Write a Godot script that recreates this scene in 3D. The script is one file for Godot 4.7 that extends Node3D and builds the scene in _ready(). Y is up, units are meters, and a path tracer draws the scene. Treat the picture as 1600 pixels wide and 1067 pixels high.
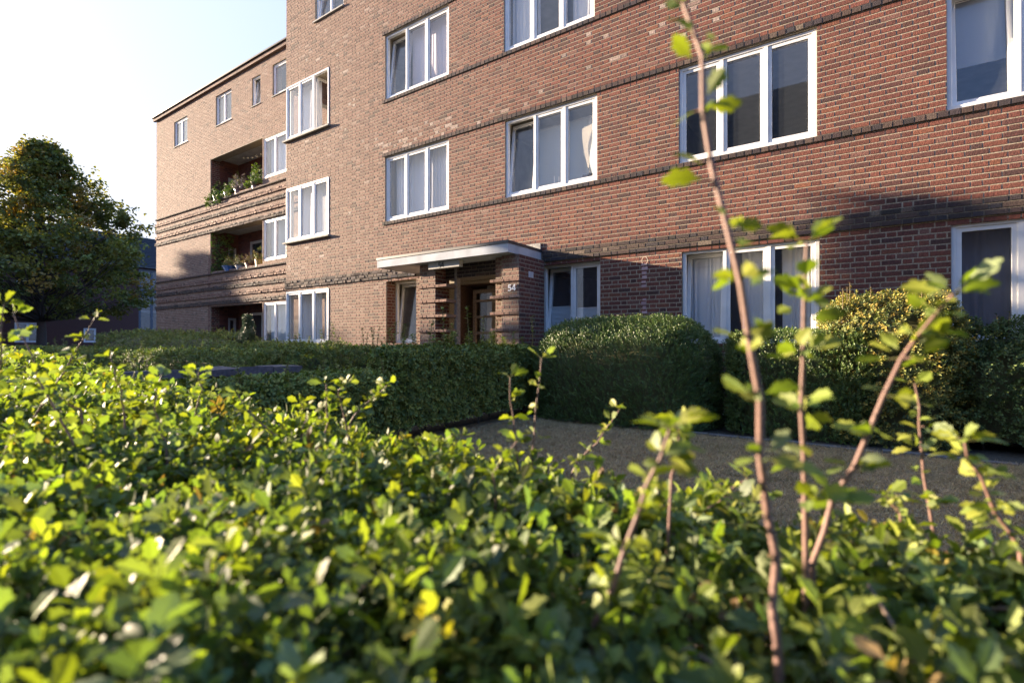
extends Node3D
# A brick apartment house seen over a garden hedge in low evening sun.
# World: x runs along the facade, y is up, z points away from the facade (wall plane z = 0).
# Heights in the facade tables are given above the ground-floor window sills; G turns them into y.

const G = 1.2
const SUN_FROM = Vector3(-1.0, 0.22, 0.22)

var M := {}
var rng := RandomNumberGenerator.new()
var taken := {}
var house: Node3D
var brick_parts := []


class MB:
	var p := PackedVector3Array()
	var n := PackedVector3Array()
	var c := PackedColorArray()
	var i := PackedInt32Array()

	func tri(a: Vector3, b: Vector3, d: Vector3, col: Color) -> void:
		var nn := (b - a).cross(d - a).normalized()
		var s := p.size()
		p.append(a); p.append(b); p.append(d)
		n.append(nn); n.append(nn); n.append(nn)
		c.append(col); c.append(col); c.append(col)
		i.append(s); i.append(s + 2); i.append(s + 1)

	func quad(a: Vector3, b: Vector3, d: Vector3, e: Vector3, col: Color) -> void:
		var nn := (b - a).cross(d - a).normalized()
		var s := p.size()
		p.append(a); p.append(b); p.append(d); p.append(e)
		for k in 4:
			n.append(nn); c.append(col)
		i.append(s); i.append(s + 2); i.append(s + 1)
		i.append(s); i.append(s + 3); i.append(s + 2)

	func box(lo: Vector3, hi: Vector3, col: Color) -> void:
		var a := Vector3(lo.x, lo.y, hi.z)
		var b := Vector3(hi.x, lo.y, hi.z)
		var d := Vector3(hi.x, hi.y, hi.z)
		var e := Vector3(lo.x, hi.y, hi.z)
		var a2 := Vector3(lo.x, lo.y, lo.z)
		var b2 := Vector3(hi.x, lo.y, lo.z)
		var d2 := Vector3(hi.x, hi.y, lo.z)
		var e2 := Vector3(lo.x, hi.y, lo.z)
		quad(a, b, d, e, col)
		quad(b2, a2, e2, d2, col)
		quad(a2, a, e, e2, col)
		quad(b, b2, d2, d, col)
		quad(e, d, d2, e2, col)
		quad(a2, b2, b, a, col)

	# a brick: front face may be tilted, slightly chamfered edges come from the smaller front face
	func brick(x0: float, x1: float, y0: float, y1: float, zf: float, zb: float, tx: float, ty: float, col: Color) -> void:
		var w := (x1 - x0) * 0.5
		var h := (y1 - y0) * 0.5
		var ch := 0.0025
		var a := Vector3(x0 + ch, y0 + ch, zf - tx * w - ty * h)
		var b := Vector3(x1 - ch, y0 + ch, zf + tx * w - ty * h)
		var d := Vector3(x1 - ch, y1 - ch, zf + tx * w + ty * h)
		var e := Vector3(x0 + ch, y1 - ch, zf - tx * w + ty * h)
		var a2 := Vector3(x0, y0, zb)
		var b2 := Vector3(x1, y0, zb)
		var d2 := Vector3(x1, y1, zb)
		var e2 := Vector3(x0, y1, zb)
		quad(a, b, d, e, col)
		quad(a2, a, e, e2, col)
		quad(b, b2, d2, d, col)
		quad(e, d, d2, e2, col)
		quad(a2, b2, b, a, col)

	func tube(pts: Array, r0: float, r1: float, sides: int, col: Color) -> void:
		var m := pts.size()
		var rows := []
		var up := Vector3(0.13, 0.21, 0.97)
		for k in m:
			var dir: Vector3 = (pts[mini(k + 1, m - 1)] - pts[maxi(k - 1, 0)])
			dir = dir.normalized()
			var s := dir.cross(up)
			if s.length() < 0.05:
				s = dir.cross(Vector3(1, 0, 0))
			s = s.normalized()
			var t := dir.cross(s).normalized()
			var r := lerpf(r0, r1, float(k) / float(maxi(1, m - 1)))
			var first := p.size()
			rows.append(first)
			for q in sides:
				var an := TAU * q / sides
				var nn := s * cos(an) + t * sin(an)
				p.append(pts[k] + nn * r); n.append(nn); c.append(col)
		for k in m - 1:
			for q in sides:
				var q2 := (q + 1) % sides
				var a: int = rows[k] + q
				var b: int = rows[k] + q2
				var d: int = rows[k + 1] + q2
				var e: int = rows[k + 1] + q
				i.append(a); i.append(d); i.append(b)
				i.append(a); i.append(e); i.append(d)
		var tip := p.size()
		p.append(pts[m - 1]); n.append((pts[m - 1] - pts[m - 2]).normalized()); c.append(col)
		for q in sides:
			i.append(rows[m - 1] + q); i.append(tip); i.append(rows[m - 1] + (q + 1) % sides)

	func mesh() -> ArrayMesh:
		var arr := []
		arr.resize(Mesh.ARRAY_MAX)
		arr[Mesh.ARRAY_VERTEX] = p
		arr[Mesh.ARRAY_NORMAL] = n
		arr[Mesh.ARRAY_COLOR] = c
		arr[Mesh.ARRAY_INDEX] = i
		var m := ArrayMesh.new()
		m.add_surface_from_arrays(Mesh.PRIMITIVE_TRIANGLES, arr)
		return m


# ---------------------------------------------------------------- helpers
func numbered(called: String) -> String:
	if not taken.has(called):
		taken[called] = 0
		return called
	taken[called] += 1
	return "%s_%03d" % [called, taken[called]]


func put(mb: MB, called: String, mat: Material, parent: Node) -> MeshInstance3D:
	var o := MeshInstance3D.new()
	o.mesh = mb.mesh()
	o.material_override = mat
	o.name = called
	parent.add_child(o, true)
	return o


func put_mesh(m: Mesh, called: String, mat: Material, parent: Node, t := Transform3D.IDENTITY) -> MeshInstance3D:
	var o := MeshInstance3D.new()
	o.mesh = m
	o.material_override = mat
	o.name = called
	parent.add_child(o, true)
	o.transform = t
	return o


func thing(called: String, label: String, category: String, at := Vector3.ZERO, group := "") -> Node3D:
	var o := Node3D.new()
	o.name = numbered(called)
	add_child(o)
	o.position = at
	o.set_meta("label", label)
	o.set_meta("category", category)
	if group:
		o.set_meta("group", group)
	return o


func part_node(called: String, parent: Node) -> Node3D:
	var o := Node3D.new()
	o.name = called
	parent.add_child(o, true)
	return o


func structure(mb: MB, called: String, mat: Material, label: String) -> MeshInstance3D:
	var o := put(mb, called, mat, self)
	o.set_meta("kind", "structure")
	o.set_meta("label", label)
	o.set_meta("category", called.replace("_", " "))
	return o


func copies(called: String, parent: Node, m: Mesh, mat: Material, xf: Array, cols: Array) -> MultiMeshInstance3D:
	var mm := MultiMesh.new()
	mm.transform_format = MultiMesh.TRANSFORM_3D
	mm.use_colors = true
	mm.mesh = m
	mm.instance_count = xf.size()
	for k in xf.size():
		mm.set_instance_transform(k, xf[k])
		mm.set_instance_color(k, cols[k])
	var o := MultiMeshInstance3D.new()
	o.multimesh = mm
	o.material_override = mat
	o.name = called
	o.set_meta("kind", "stuff")
	parent.add_child(o, true)
	return o


func noise_tex(freq: float, lo: float, hi: float, octaves := 4, size := 512, as_normal := false, strength := 4.0, seed_value := 1, kind := FastNoiseLite.TYPE_SIMPLEX_SMOOTH) -> NoiseTexture2D:
	var f := FastNoiseLite.new()
	f.seed = seed_value
	f.frequency = freq
	f.noise_type = kind
	f.fractal_octaves = octaves
	var t := NoiseTexture2D.new()
	t.width = size
	t.height = size
	t.seamless = true
	t.noise = f
	if as_normal:
		t.as_normal_map = true
		t.bump_strength = strength
	else:
		var g := Gradient.new()
		g.set_color(0, Color(lo, lo, lo))
		g.set_color(1, Color(hi, hi, hi))
		t.color_ramp = g
	return t


func vmat(rough: float, tex: Texture2D = null, scale := 1.0, nrm: Texture2D = null, nscale := 0.5) -> StandardMaterial3D:
	var m := StandardMaterial3D.new()
	m.vertex_color_use_as_albedo = true
	m.roughness = rough
	if tex:
		m.albedo_texture = tex
		m.uv1_triplanar = true
		m.uv1_world_triplanar = true
		m.uv1_scale = Vector3.ONE * scale
	if nrm:
		m.normal_enabled = true
		m.normal_texture = nrm
		m.normal_scale = nscale
		m.uv1_triplanar = true
		m.uv1_world_triplanar = true
		m.uv1_scale = Vector3.ONE * scale
	return m


func leaf_mat(rough: float, back: Color) -> StandardMaterial3D:
	var m := StandardMaterial3D.new()
	m.vertex_color_use_as_albedo = true
	m.roughness = rough
	m.cull_mode = BaseMaterial3D.CULL_DISABLED
	m.backlight_enabled = true
	m.backlight = back
	return m


func lin(r: float, g: float, b: float) -> Color:
	return Color(r, g, b)


func vary(col: Color, amount: float) -> Color:
	var k := 1.0 + rng.randf_range(-amount, amount)
	return Color(col.r * k, col.g * k * (1.0 + rng.randf_range(-amount, amount) * 0.2), col.b * k)


func make_materials() -> void:
	var grain := noise_tex(0.02, 0.62, 1.0, 5, 512, false, 4.0, 3)
	var bump := noise_tex(0.03, 0, 1, 5, 512, true, 6.0, 5)
	M.brick = vmat(0.9, grain, 3.0, bump, 0.6)
	M.mortar = vmat(0.95, grain, 4.0, bump, 0.5)
	M.plaster = vmat(0.9, noise_tex(0.012, 0.86, 1.0, 4, 256, false, 4.0, 8), 0.8)
	M.concrete = vmat(0.85, noise_tex(0.02, 0.72, 1.0, 5, 512, false, 4.0, 11), 1.2, bump, 0.3)
	M.frame = vmat(0.32, noise_tex(0.01, 0.93, 1.0, 3, 256, false, 4.0, 12), 1.0)
	M.metal = vmat(0.45, noise_tex(0.02, 0.8, 1.0, 4, 256, false, 4.0, 13), 1.5)
	M.cloth = leaf_mat(0.95, Color(0.5, 0.5, 0.5))
	M.slate = vmat(0.6, grain, 1.0, bump, 0.3)
	M.wood = vmat(0.7, noise_tex(0.03, 0.7, 1.0, 4, 256, false, 4.0, 15), 3.0)
	M.bark = vmat(0.85, noise_tex(0.05, 0.6, 1.0, 4, 256, false, 4.0, 16), 8.0)
	M.soil = vmat(1.0, noise_tex(0.03, 0.55, 1.0, 5, 512, false, 4.0, 17), 1.5, bump, 0.8)
	M.paving = vmat(0.9, grain, 0.8, bump, 0.4)
	M.plain = vmat(0.6)
	M.young_bark = vmat(0.6, noise_tex(0.05, 0.66, 1.0, 4, 256, false, 4.0, 19), 14.0)
	M.ceramic = vmat(0.25)
	M.leaf = leaf_mat(0.56, Color(0.9, 0.95, 0.5))
	M.leaf.metallic_specular = 0.5
	M.leaf_far = leaf_mat(0.66, Color(0.55, 0.62, 0.35))
	M.box_leaf = leaf_mat(0.38, Color(0.35, 0.45, 0.25))
	M.tree_leaf = leaf_mat(0.6, Color(1.0, 0.95, 0.6))
	M.grass = leaf_mat(0.8, Color(0.3, 0.3, 0.2))
	var g := StandardMaterial3D.new()
	g.transparency = BaseMaterial3D.TRANSPARENCY_ALPHA
	g.albedo_color = Color(0.9, 0.95, 1.0, 0.02)
	g.roughness = 0.0
	g.metallic_specular = 0.5
	M.glass = g


# clear evening air: deep blue overhead, pale at the horizon, hazy round the low sun
func clear_sky() -> ImageTexture:
	var im := Image.create(512, 256, false, Image.FORMAT_RGBF)
	var to_sun := SUN_FROM.normalized()
	for r in 256:
		var el := PI * 0.5 - PI * (r + 0.5) / 256.0
		for q in 512:
			var a := TAU * (q + 0.5) / 512.0
			var d := Vector3(sin(a) * cos(el), sin(el), -cos(a) * cos(el))
			var h := pow(1.0 - clampf(d.y, 0.0, 1.0), 2.4)
			var c := Vector3(0.046, 0.110, 0.275).lerp(Vector3(0.130, 0.172, 0.265), h)
			var near := (1.0 + d.dot(to_sun)) * 0.5
			c = c * (1.0 - 0.55 * pow(near, 3.0)) + Vector3(0.175, 0.158, 0.120) * pow(near, 3.6) + Vector3(0.42, 0.39, 0.33) * pow(near, 60.0)
			if d.y < 0.0:
				c = c.lerp(Vector3(0.06, 0.055, 0.045), clampf(-d.y * 12.0, 0.0, 1.0))
			im.set_pixel(q, r, Color(c.x, c.y, c.z))
	return ImageTexture.create_from_image(im)


func _ready() -> void:
	rng.seed = 20240917
	# ------------------------------------------------ camera, sky, sun, exposure
	var cam := Camera3D.new()
	cam.name = "camera"
	add_child(cam)
	var ca := CameraAttributesPhysical.new()
	ca.frustum_focal_length = 17.545
	ca.frustum_near = 0.02
	ca.frustum_far = 400.0
	ca.frustum_focus_distance = 6.5
	ca.exposure_aperture = 3.1
	cam.attributes = ca
	cam.fov = 68.74
	cam.near = 0.02
	cam.far = 400.0
	cam.position = Vector3(0, G, 8.35)
	cam.rotation_degrees = Vector3(0.11, 34.15, 0)

	var env := Environment.new()
	env.background_mode = Environment.BG_SKY
	env.tonemap_mode = Environment.TONE_MAPPER_LINEAR
	env.tonemap_exposure = 5.6
	env.sdfgi_enabled = true
	env.ssao_enabled = true
	env.ssil_enabled = true
	var pano := PanoramaSkyMaterial.new()
	pano.panorama = clear_sky()
	var sky := Sky.new()
	sky.sky_material = pano
	env.sky = sky
	var we := WorldEnvironment.new()
	we.name = "world_environment"
	we.environment = env
	add_child(we)

	var sun := DirectionalLight3D.new()
	sun.name = "sun"
	sun.light_energy = 1.6
	sun.light_color = Color(1.0, 0.90, 0.78)
	sun.light_angular_distance = 0.5
	sun.shadow_enabled = true
	add_child(sun)
	sun.look_at_from_position(SUN_FROM * 100.0, Vector3.ZERO, Vector3.UP)

	make_materials()
	build_ground()
	build_house()
	build_wing_details()
	build_curtains()
	build_surroundings()
	build_garden()
	build_front_hedge()


# ---------------------------------------------------------------- ground
func sheet(x0: float, x1: float, z0: float, z1: float, y: float, col: Color) -> MB:
	var b := MB.new()
	b.quad(Vector3(x0, y, z1), Vector3(x1, y, z1), Vector3(x1, y, z0), Vector3(x0, y, z0), col)
	return b


func build_ground() -> void:
	structure(sheet(-220, 160, -160, 160, 0.0, lin(0.10, 0.085, 0.06)), "ground", M.soil, "dry earth ground around the buildings")
	structure(sheet(-4.6, 7.0, 1.55, 7.35, 0.006, lin(0.40, 0.275, 0.135)), "lawn", M.soil, "dry mown lawn between the house bed and the front hedge")
	structure(sheet(-7.0, -5.2, 0.0, 8.9, 0.010, lin(0.2, 0.19, 0.175)), "path", M.paving, "paved entrance path between the hedges")
	structure(sheet(-90, 40, 8.9, 11.2, 0.012, lin(0.22, 0.21, 0.2)), "pavement", M.paving, "grey street pavement in front of the hedge")
	structure(sheet(-90, 60, 11.2, 17.0, 0.004, lin(0.055, 0.055, 0.058)), "road", M.paving, "asphalt street")
	# dry grass of the lawn
	var b := MB.new()
	for k in 12:
		var a := rng.randf() * TAU
		var o := Vector3(cos(a), 0, sin(a)) * rng.randf_range(0.0, 0.035)
		var dir := Vector3(rng.randf_range(-0.9, 0.9), rng.randf_range(0.3, 1.0), rng.randf_range(-0.9, 0.9)).normalized()
		var side := dir.cross(Vector3(rng.randf_range(-1, 1), 0.2, rng.randf_range(-1, 1))).normalized() * 0.0018
		b.tri(o - side, o + side, o + dir * rng.randf_range(0.02, 0.05), vary(Color(1, 1, 1), 0.35))
	var xf := []
	var cols := []
	for k in 34000:
		var x := rng.randf_range(-4.3, 4.6)
		var z := rng.randf_range(1.6, 7.2)
		var s := rng.randf_range(0.6, 1.4)
		xf.append(Transform3D(Basis(Vector3.UP, rng.randf() * TAU).scaled(Vector3(s, s, s)), Vector3(x, 0.005, z)))
		var green := 0.5 + 0.5 * sin(x * 2.1 + sin(z * 1.7) * 2.0) * cos(z * 2.6)
		var c := lin(0.55, 0.41, 0.20).lerp(lin(0.22, 0.20, 0.08), clampf((green - 0.55) * 1.4, 0, 0.75) * rng.randf())
		cols.append(vary(c, 0.35))
	var gr := copies("grass", self, b.mesh(), M.grass, xf, cols)
	gr.set_meta("label", "short dry straw-coloured grass of the mown lawn")
	gr.set_meta("category", "grass")


# ---------------------------------------------------------------- brickwork
const RED = [Color(0.216, 0.074, 0.052), Color(0.192, 0.066, 0.048), Color(0.238, 0.082, 0.057), Color(0.167, 0.060, 0.046), Color(0.132, 0.054, 0.045), Color(0.264, 0.097, 0.058), Color(0.099, 0.049, 0.043), Color(0.233, 0.109, 0.086)]
const RED_ODDS = [24, 22, 16, 14, 9, 6, 5, 4]
const PALE = [Color(0.315, 0.188, 0.142), Color(0.295, 0.170, 0.128), Color(0.335, 0.205, 0.156), Color(0.265, 0.150, 0.114), Color(0.225, 0.132, 0.104), Color(0.355, 0.228, 0.178), Color(0.160, 0.104, 0.086), Color(0.380, 0.262, 0.210)]  # lighter set holding the sun glare of the left facade and wing
const PALE_ODDS = [24, 20, 18, 14, 8, 8, 3, 5]
const DARK = [Color(0.075, 0.050, 0.048), Color(0.062, 0.048, 0.052), Color(0.10, 0.064, 0.055), Color(0.055, 0.044, 0.042), Color(0.12, 0.080, 0.066), Color(0.16, 0.115, 0.09), Color(0.05, 0.045, 0.055), Color(0.22, 0.17, 0.13)]
const DARK_ODDS = [24, 22, 18, 16, 9, 4, 6, 1]
const MORTAR = Color(0.52, 0.45, 0.34)


func pick(odds: Array) -> int:
	var t := 0
	for o in odds:
		t += o
	var r := rng.randi_range(0, t - 1)
	for k in odds.size():
		r -= odds[k]
		if r < 0:
			return k
	return 0


func spans(x0: float, x1: float, y: float, openings: Array) -> Array:
	var out := [[x0, x1]]
	for o in openings:
		if y > o[2] and y < o[3]:
			var nxt := []
			for s in out:
				if o[1] <= s[0] or o[0] >= s[1]:
					nxt.append(s)
				else:
					if o[0] > s[0]:
						nxt.append([s[0], o[0]])
					if o[1] < s[1]:
						nxt.append([o[1], s[1]])
			out = nxt
	return out


# One zone of Flemish bond: y0..y1 split into courses. opt: palette "red", "pale", "dark", "mixed"; proud, rough, headers, pickable
func bricks(mb: MB, x0: float, x1: float, y0: float, y1: float, courses: int, zf: float, openings: Array, opt := {}) -> void:
	var ch := (y1 - y0) / courses
	var st: float = 0.2265
	var hd: float = 0.1135
	var rough: float = opt.get("rough", 0.0)
	var proud: float = opt.get("proud", 0.0)
	var pal: String = opt.get("palette", "mixed")
	var only_headers: bool = opt.get("headers", false)
	var back: float = opt.get("back", 0.022)
	for r in courses:
		var ya := y0 + r * ch
		var yb := ya + ch
		var shift := (0.17 if r % 2 == 1 else 0.0) + rng.randf_range(-0.006, 0.006)
		var x := floorf((x0 - 0.5) / 0.34) * 0.34 + shift
		var header := false
		var sp := spans(x0, x1, (ya + yb) * 0.5, openings)
		while x < x1:
			var w := hd if (header or only_headers) else st
			var cx := x + w * 0.5
			# tone of the brick: red-brown, painted paler towards the wing for grazing-sun glare
			var glare := 0.0
			if pal == "mixed":
				glare = clampf((-4.5 - cx) / 6.5 + rng.randf_range(-0.12, 0.12), 0.0, 1.0)
			elif pal == "pale":
				glare = 1.0
			var k := pick(DARK_ODDS) if pal == "dark" else pick(RED_ODDS)
			var col: Color = DARK[k] if pal == "dark" else (RED[k] as Color).lerp(PALE[k], glare)
			var whole := false
			for s in sp:
				var a := maxf(x, s[0])
				var b := minf(x + w, s[1])
				if b - a < 0.02:
					continue
				whole = a == x and b == x + w
				var touch: bool = (a > x and a > x0 + 0.01) or (b < x + w and b < x1 - 0.01)
				var ja := 0.0 if (a > x and touch) else rng.randf_range(0.0045, 0.0085)
				var jb := 0.0 if (b < x + w and touch) else rng.randf_range(0.0045, 0.0085)
				var zj := zf + proud + rng.randf_range(-0.0009, 0.0011) + rough * rng.randf_range(-0.006, 0.010)
				var tx := rng.randf_range(-0.004, 0.004) + rough * rng.randf_range(-0.10, 0.10)
				var ty := rng.randf_range(-0.006, 0.006) + rough * rng.randf_range(-0.14, 0.14)
				var c2 := efflorescence(vary(col, 0.08), (a + b) * 0.5, (ya + yb) * 0.5, zf)
				var dist := Vector3((a + b) * 0.5, (ya + yb) * 0.5, zf).distance_to(Vector3(0, G, 8.35))
				if opt.get("pickable", false) and whole and glare == 0.0 and cx > -3.6 and cx < 1.75 and dist < 9.7 and c2.r < 0.5:
					brick_parts.append([dist, Vector3(cx, (ya + yb) * 0.5, zj), w - ja - jb, ch - 0.0135, k, header or only_headers, tx, ty, mb, back])
				else:
					var jy := rng.randf_range(0.0058, 0.0078)
					mb.brick(a + ja, b - jb, ya + jy, yb - 0.0066, zj, zf - (0.06 if touch else back), tx, ty, c2)
			x += w
			if not only_headers:
				header = not header


# lime bloom on some bricks of the upper wall, where the photograph shows whitish patches of single bricks
func efflorescence(col: Color, x: float, y: float, zf: float) -> Color:
	if zf < -0.5:
		return col
	var v := y - G
	var on := false
	# a slanting row of whitened bricks over the first-floor windows
	if x > -9.8 and x < -4.8 and v > 4.62 and v < 5.10:
		on = rng.randf() < 0.30 * clampf(1.0 - absf(v - 4.78) / 0.30, 0.0, 1.0) * (1.0 if x < -7.2 else 0.5)
	elif x > -13.6 and x < -10.0 and v > 1.9 and v < 9.0:
		on = rng.randf() < 0.015
	elif x > -4.6 and x < -1.5 and v > 5.0 and v < 5.7:
		on = rng.randf() < 0.12
	if on:
		return col.lerp(Color(0.62, 0.52, 0.45), rng.randf_range(0.3, 0.75))
	return col


# the solid wall behind the bricks: mortar face, thickness and openings
func wall_core(mb: MB, x0: float, x1: float, y0: float, y1: float, zf: float, zb: float, openings: Array, col: Color, inner: Color) -> void:
	var xs := [x0, x1]
	var ys := [y0, y1]
	for o in openings:
		for q in [o[0], o[1]]:
			if q > x0 and q < x1 and not xs.has(q):
				xs.append(q)
		for q in [o[2], o[3]]:
			if q > y0 and q < y1 and not ys.has(q):
				ys.append(q)
	xs.sort()
	ys.sort()
	var solid := func(a: int, b: int) -> bool:
		if a < 0 or b < 0 or a >= xs.size() - 1 or b >= ys.size() - 1:
			return false
		var cx: float = (xs[a] + xs[a + 1]) * 0.5
		var cy: float = (ys[b] + ys[b + 1]) * 0.5
		for o in openings:
			if cx > o[0] and cx < o[1] and cy > o[2] and cy < o[3]:
				return false
		return true
	for a in xs.size() - 1:
		for b in ys.size() - 1:
			if not solid.call(a, b):
				continue
			var l: float = xs[a]
			var r: float = xs[a + 1]
			var d: float = ys[b]
			var u: float = ys[b + 1]
			mb.quad(Vector3(l, d, zf), Vector3(r, d, zf), Vector3(r, u, zf), Vector3(l, u, zf), col)
			mb.quad(Vector3(r, d, zb), Vector3(l, d, zb), Vector3(l, u, zb), Vector3(r, u, zb), inner)
			if not solid.call(a - 1, b):
				mb.quad(Vector3(l, d, zb), Vector3(l, d, zf), Vector3(l, u, zf), Vector3(l, u, zb), col)
			if not solid.call(a + 1, b):
				mb.quad(Vector3(r, d, zf), Vector3(r, d, zb), Vector3(r, u, zb), Vector3(r, u, zf), col)
			if not solid.call(a, b - 1):
				mb.quad(Vector3(l, d, zb), Vector3(r, d, zb), Vector3(r, d, zf), Vector3(l, d, zf), col)
			if not solid.call(a, b + 1):
				mb.quad(Vector3(l, u, zf), Vector3(r, u, zf), Vector3(r, u, zb), Vector3(l, u, zb), col)


# ---------------------------------------------------------------- windows
func ring(mb: MB, x0: float, x1: float, y0: float, y1: float, t: float, zf: float, zb: float, col: Color) -> void:
	# four mitred bars with a small chamfer on the outer front edges
	var ch := 0.004
	var o := [Vector2(x0, y0), Vector2(x1, y0), Vector2(x1, y1), Vector2(x0, y1)]
	var q := [Vector2(x0 + t, y0 + t), Vector2(x1 - t, y0 + t), Vector2(x1 - t, y1 - t), Vector2(x0 + t, y1 - t)]
	var oc := [Vector2(x0 + ch, y0 + ch), Vector2(x1 - ch, y0 + ch), Vector2(x1 - ch, y1 - ch), Vector2(x0 + ch, y1 - ch)]
	var qc := [Vector2(x0 + t - ch, y0 + t - ch), Vector2(x1 - t + ch, y0 + t - ch), Vector2(x1 - t + ch, y1 - t + ch), Vector2(x0 + t - ch, y1 - t + ch)]
	for k in 4:
		var j := (k + 1) % 4
		var f := func(v: Vector2, z: float) -> Vector3: return Vector3(v.x, v.y, z)
		mb.quad(f.call(oc[k], zf), f.call(oc[j], zf), f.call(qc[j], zf), f.call(qc[k], zf), col)
		mb.quad(f.call(o[k], zf - ch), f.call(o[j], zf - ch), f.call(oc[j], zf), f.call(oc[k], zf), col)
		mb.quad(f.call(qc[k], zf), f.call(qc[j], zf), f.call(q[j], zf - ch), f.call(q[k], zf - ch), col)
		mb.quad(f.call(o[k], zb), f.call(o[j], zb), f.call(o[j], zf - ch), f.call(o[k], zf - ch), col)
		mb.quad(f.call(q[k], zf - ch), f.call(q[j], zf - ch), f.call(q[j], zb), f.call(q[k], zb), col)
		mb.quad(f.call(o[j], zb), f.call(o[k], zb), f.call(q[k], zb), f.call(q[j], zb), col)


# window with n casements side by side. state per casement: "" shut, "tilt" tipped inwards, "open" swung inwards
func window(parent: Node, at: Transform3D, w: float, h: float, n: int, states: Array, col := Color(0.80, 0.80, 0.79), of := 0.05, mul := 0.05) -> Node3D:
	var wn := part_node("window", parent)
	wn.transform = at
	var f := MB.new()
	ring(f, 0, w, 0, h, of, 0.0, -0.075, col)
	var cell := (w - 2 * of - (n - 1) * mul) / n
	for k in n - 1:
		var x := of + (k + 1) * cell + k * mul
		f.box(Vector3(x, of - 0.002, -0.072), Vector3(x + mul, h - of + 0.002, -0.003), col)
	put(f, "frame", M.frame, wn)
	for k in n:
		var x := of + k * (cell + mul)
		var st: String = states[k] if k < states.size() else ""
		var s := MB.new()
		var over := 0.012
		var sw := cell + 2 * over
		var sh := h - 2 * of + 2 * over
		ring(s, 0, sw, 0, sh, 0.066, 0.0, -0.050, col)
		# dark glazing gasket line
		var t := Transform3D(Basis.IDENTITY, Vector3(x - over, of - over, -0.016))
		if st == "tilt":
			t.basis = Basis(Vector3.RIGHT, -0.105)
			t.origin.z = -0.03
		elif st == "open":
			t.basis = Basis(Vector3.UP, 1.45)
			t.origin = Vector3(x - over + 0.03, of - over, -0.085)
		var so := put(s, "sash", M.frame, wn)
		so.transform = t
		var g := MB.new()
		g.quad(Vector3(0.064, 0.064, -0.018), Vector3(sw - 0.064, 0.064, -0.018), Vector3(sw - 0.064, sh - 0.064, -0.018), Vector3(0.064, sh - 0.064, -0.018), Color.WHITE)
		g.quad(Vector3(0.064, 0.064, -0.034), Vector3(sw - 0.064, 0.064, -0.034), Vector3(sw - 0.064, sh - 0.064, -0.034), Vector3(0.064, sh - 0.064, -0.034), Color.WHITE)
		var go := put(g, "pane", M.glass, wn)
		go.transform = t
		var gk := MB.new()
		ring(gk, 0.062, sw - 0.062, 0.062, sh - 0.062, 0.008, -0.012, -0.02, Color(0.03, 0.03, 0.03))
		var gko := put(gk, "gasket", M.plain, wn)
		gko.transform = t
		if st != "":
			var hb := MB.new()
			hb.box(Vector3(0.02, sh * 0.45, -0.075), Vector3(0.045, sh * 0.45 + 0.11, -0.057), Color(0.7, 0.7, 0.7))
			var ho := put(hb, "handle", M.frame, wn)
			ho.transform = t
	return wn


func front(x: float, v: float, z: float) -> Transform3D:
	return Transform3D(Basis.IDENTITY, Vector3(x, v + G, z))


# ---------------------------------------------------------------- the house
const XL = -13.65
const XR = 6.0
const ZW = -1.8

# facade openings of the main block: x0, x1, v0, v1
const OPEN = {
	"c0": [-2.29, -0.36, -0.02, 1.50], "d0": [1.06, 2.95, -0.02, 1.50], "b0": [-4.98, -3.74, -0.02, 1.50], "a0": [-9.38, -8.36, -0.02, 1.50], "k0": [-13.65, -11.62, -0.02, 1.47],
	"a1": [-9.42, -7.36, 2.95, 4.52], "b1": [-5.84, -3.80, 2.95, 4.52], "c1": [-2.34, -0.39, 2.95, 4.52], "d1": [1.02, 2.97, 2.95, 4.52], "k1": [-13.65, -11.62, 2.90, 4.47],
	"a2": [-9.42, -7.36, 5.93, 7.50], "b2": [-5.87, -3.85, 5.93, 7.50], "c2": [-2.34, -0.39, 5.93, 7.50], "d2": [1.02, 2.97, 5.93, 7.50], "k2": [-13.65, -11.62, 5.86, 7.43],
	"k3": [-12.26, -11.02, 8.86, 10.30], "a3": [-8.9, -7.9, 8.86, 10.30],
	"door": [-7.35, -5.05, -1.2, 1.30],
}


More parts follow.
